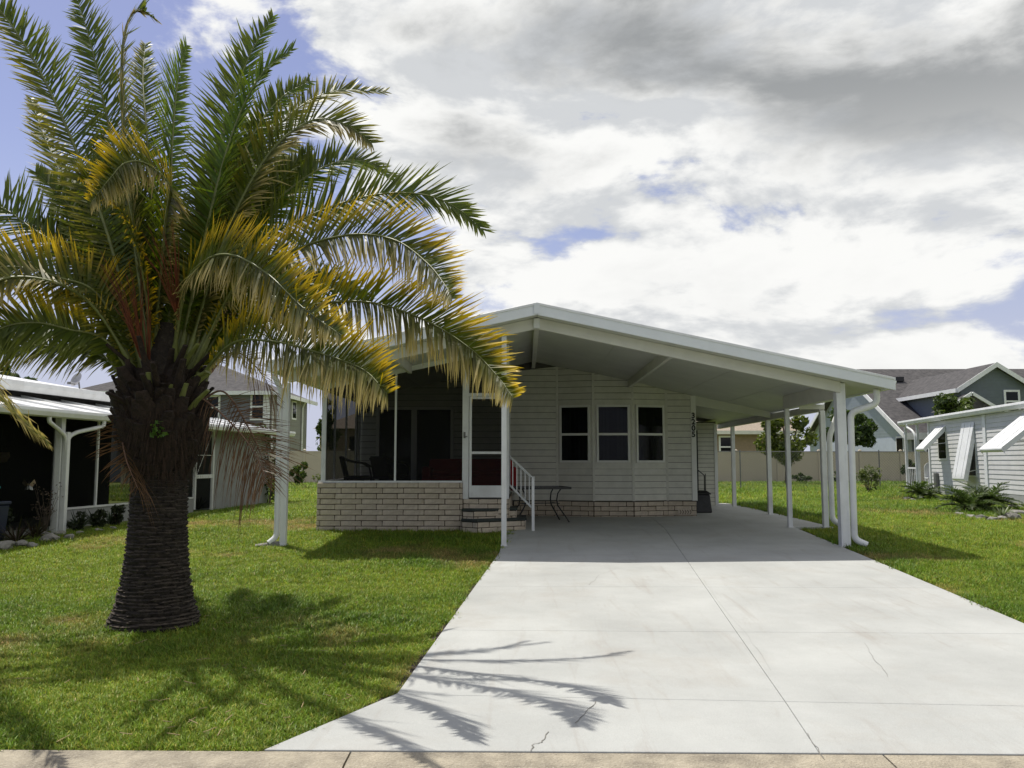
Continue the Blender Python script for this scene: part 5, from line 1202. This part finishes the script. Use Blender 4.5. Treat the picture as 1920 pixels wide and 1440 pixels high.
def lawn_points():
    g = np.random.default_rng(77); PTS = []; SC = []
    zones = [(4.99,7.5,-5.5,7.5,900,.95),(7.5,10.5,-8,10.5,620,1.1),(10.5,14,-11,13,380,1.3),(14,19,-14,16,190,1.6),(19,28,-14,19,80,2.2),(28,49,-20,26,26,3.2)]
    for y0, y1, xa, xb, dens, sc in zones:
        n = int((y1-y0)*(xb-xa)*dens); x = g.uniform(xa, xb, n); y = g.uniform(y0, y1, n)
        dl = np.where(y < 6.05, -.918-(6.05-y)*.57, -.43+(y-13.13)*.069)+(vnoise(x*0+9, y+60, .25, 8)-.62)*.09-.012; dr = np.where(y < 5.7, 4.687+(5.7-y)*.6, 5.20+(y-13.2)*.0687)+.04-.09*(vnoise(x*0+3, y+60, .25, 9)-.4)
        ok = ~((x > dl) & (x < dr) & (y < 17.0)); ok &= ~((x > -.30) & (x < 6.28) & (y >= 16.9) & (y < 26.2)); ok &= ~((x > -4.16) & (x < 4.1) & (y > 16.40))
        ok &= np.abs(x) < y*.66+1.2                     # what the lens could see, with a margin
        a = R(5.5); v = (x+9.42)*math.cos(a)-(y-16.08)*math.sin(a); u = (x+9.42)*math.sin(a)+(y-16.08)*math.cos(a)
        ok &= ~((v < .75) & (u < 11.2))
        a = R(8.6); v = (x-16.27)*math.cos(a)-(y-33.66)*math.sin(a); u = (x-16.27)*math.sin(a)+(y-33.66)*math.cos(a); ok &= ~((v > -.35) & (u < 3.4))
        ok &= ((x-PX)**2+(y-PY)**2) > .40**2
        x = x[ok]; y = y[ok]; z = np.where(y < 17, .0297*(y-13.7), .098+.102*np.minimum(1,(y-17)/25))-.02
        PTS.append(np.stack([x,y,z],1)); SC.append(np.full(len(x), sc)*g.uniform(.65,1.25,len(x)))
    return np.concatenate(PTS), np.concatenate(SC)
Pg, Sg = lawn_points(); n = len(Pg); g = np.random.default_rng(5)
n1 = vnoise(Pg[:,0]+50, Pg[:,1], 1.3, 1)*.55+vnoise(Pg[:,0]+50, Pg[:,1], .42, 2)*.3+vnoise(Pg[:,0]+50, Pg[:,1], 3.5, 3)*.35
n2 = vnoise(Pg[:,0]+50, Pg[:,1], 2.1, 4)*.6+vnoise(Pg[:,0]+50, Pg[:,1], .6, 5)*.4
dry = np.clip((n1-.75)/.26, 0, 1)[:,None]; dk = np.clip((n2-.35)/.4, 0, 1)[:,None]
Sg = Sg*(1-.35*dry[:,0])*(.8+.35*dk[:,0])
tint = (np.array([[.215,.315,.032]])*(1-dk)+np.array([[.125,.225,.022]])*dk)*(1-dry*.75)+np.array([[.40,.31,.12]])*dry*.75
tint = tint*g.uniform(.65,1.3,(n,1)); tint = np.concatenate([tint, np.ones((n,1))], 1)
me = bpy.data.meshes.new('grass'); me.vertices.add(n); me.vertices.foreach_set('co', Pg.astype(np.float32).ravel())
A = me.attributes.new('tint','FLOAT_COLOR','POINT'); A.data.foreach_set('color', tint.astype(np.float32).ravel())
A = me.attributes.new('scl','FLOAT','POINT'); A.data.foreach_set('value', Sg.astype(np.float32))
A = me.attributes.new('rot','FLOAT','POINT'); A.data.foreach_set('value', g.uniform(0,6.283,n).astype(np.float32))
A = me.attributes.new('idx','INT','POINT'); A.data.foreach_set('value', g.integers(0,6,n).astype(np.int32))
me.update(); go = obj('grass', me); tag(go, 'green mown lawn grass with dry patches', 'grass', kind='stuff')
ng = bpy.data.node_groups.new('grass_nodes','GeometryNodeTree'); ng.interface.new_socket('Geometry', in_out='INPUT', socket_type='NodeSocketGeometry'); ng.interface.new_socket('Geometry', in_out='OUTPUT', socket_type='NodeSocketGeometry')
N = ng.nodes; L = ng.links; gi = N.new('NodeGroupInput'); gq = N.new('NodeGroupOutput'); mtp = N.new('GeometryNodeMeshToPoints'); L.new(gi.outputs[0], mtp.inputs['Mesh'])
iop = N.new('GeometryNodeInstanceOnPoints'); L.new(mtp.outputs[0], iop.inputs['Points']); ci = N.new('GeometryNodeCollectionInfo'); ci.inputs['Collection'].default_value = tc_; ci.inputs['Separate Children'].default_value = True; ci.inputs['Reset Children'].default_value = True
L.new(ci.outputs[0], iop.inputs['Instance']); iop.inputs['Pick Instance'].default_value = True
def na(name, dt): q = N.new('GeometryNodeInputNamedAttribute'); q.data_type = dt; q.inputs[0].default_value = name; return q.outputs[0]
L.new(na('idx','INT'), iop.inputs['Instance Index']); cx = N.new('ShaderNodeCombineXYZ'); L.new(na('rot','FLOAT'), cx.inputs[2]); L.new(cx.outputs[0], iop.inputs['Rotation']); L.new(na('scl','FLOAT'), iop.inputs['Scale'])
L.new(iop.outputs[0], gq.inputs[0]); md = go.modifiers.new('grass','NODES'); md.node_group = ng

# dry clippings and twig scraps lying on the turf
m = MB(); rnd = random.Random(17)
for k in range(260):
    y = rnd.uniform(5.1, 15.5); x = rnd.uniform(-.62*y, DL(y)-.15) if rnd.random() < .75 else rnd.uniform(DR(y)+.2, .62*y+1.5)
    a = rnd.uniform(0,6.28); l = rnd.uniform(.03,.12); z = gz(y)+rnd.uniform(.02,.05)
    m.bar((x,y,z), (x+l*math.cos(a), y+l*math.sin(a), z+rnd.uniform(-.01,.02)), .005, .003)
tag(m.build('clippings', M['straw']), 'scattered dry clippings on the lawn', 'clippings', kind='stuff')
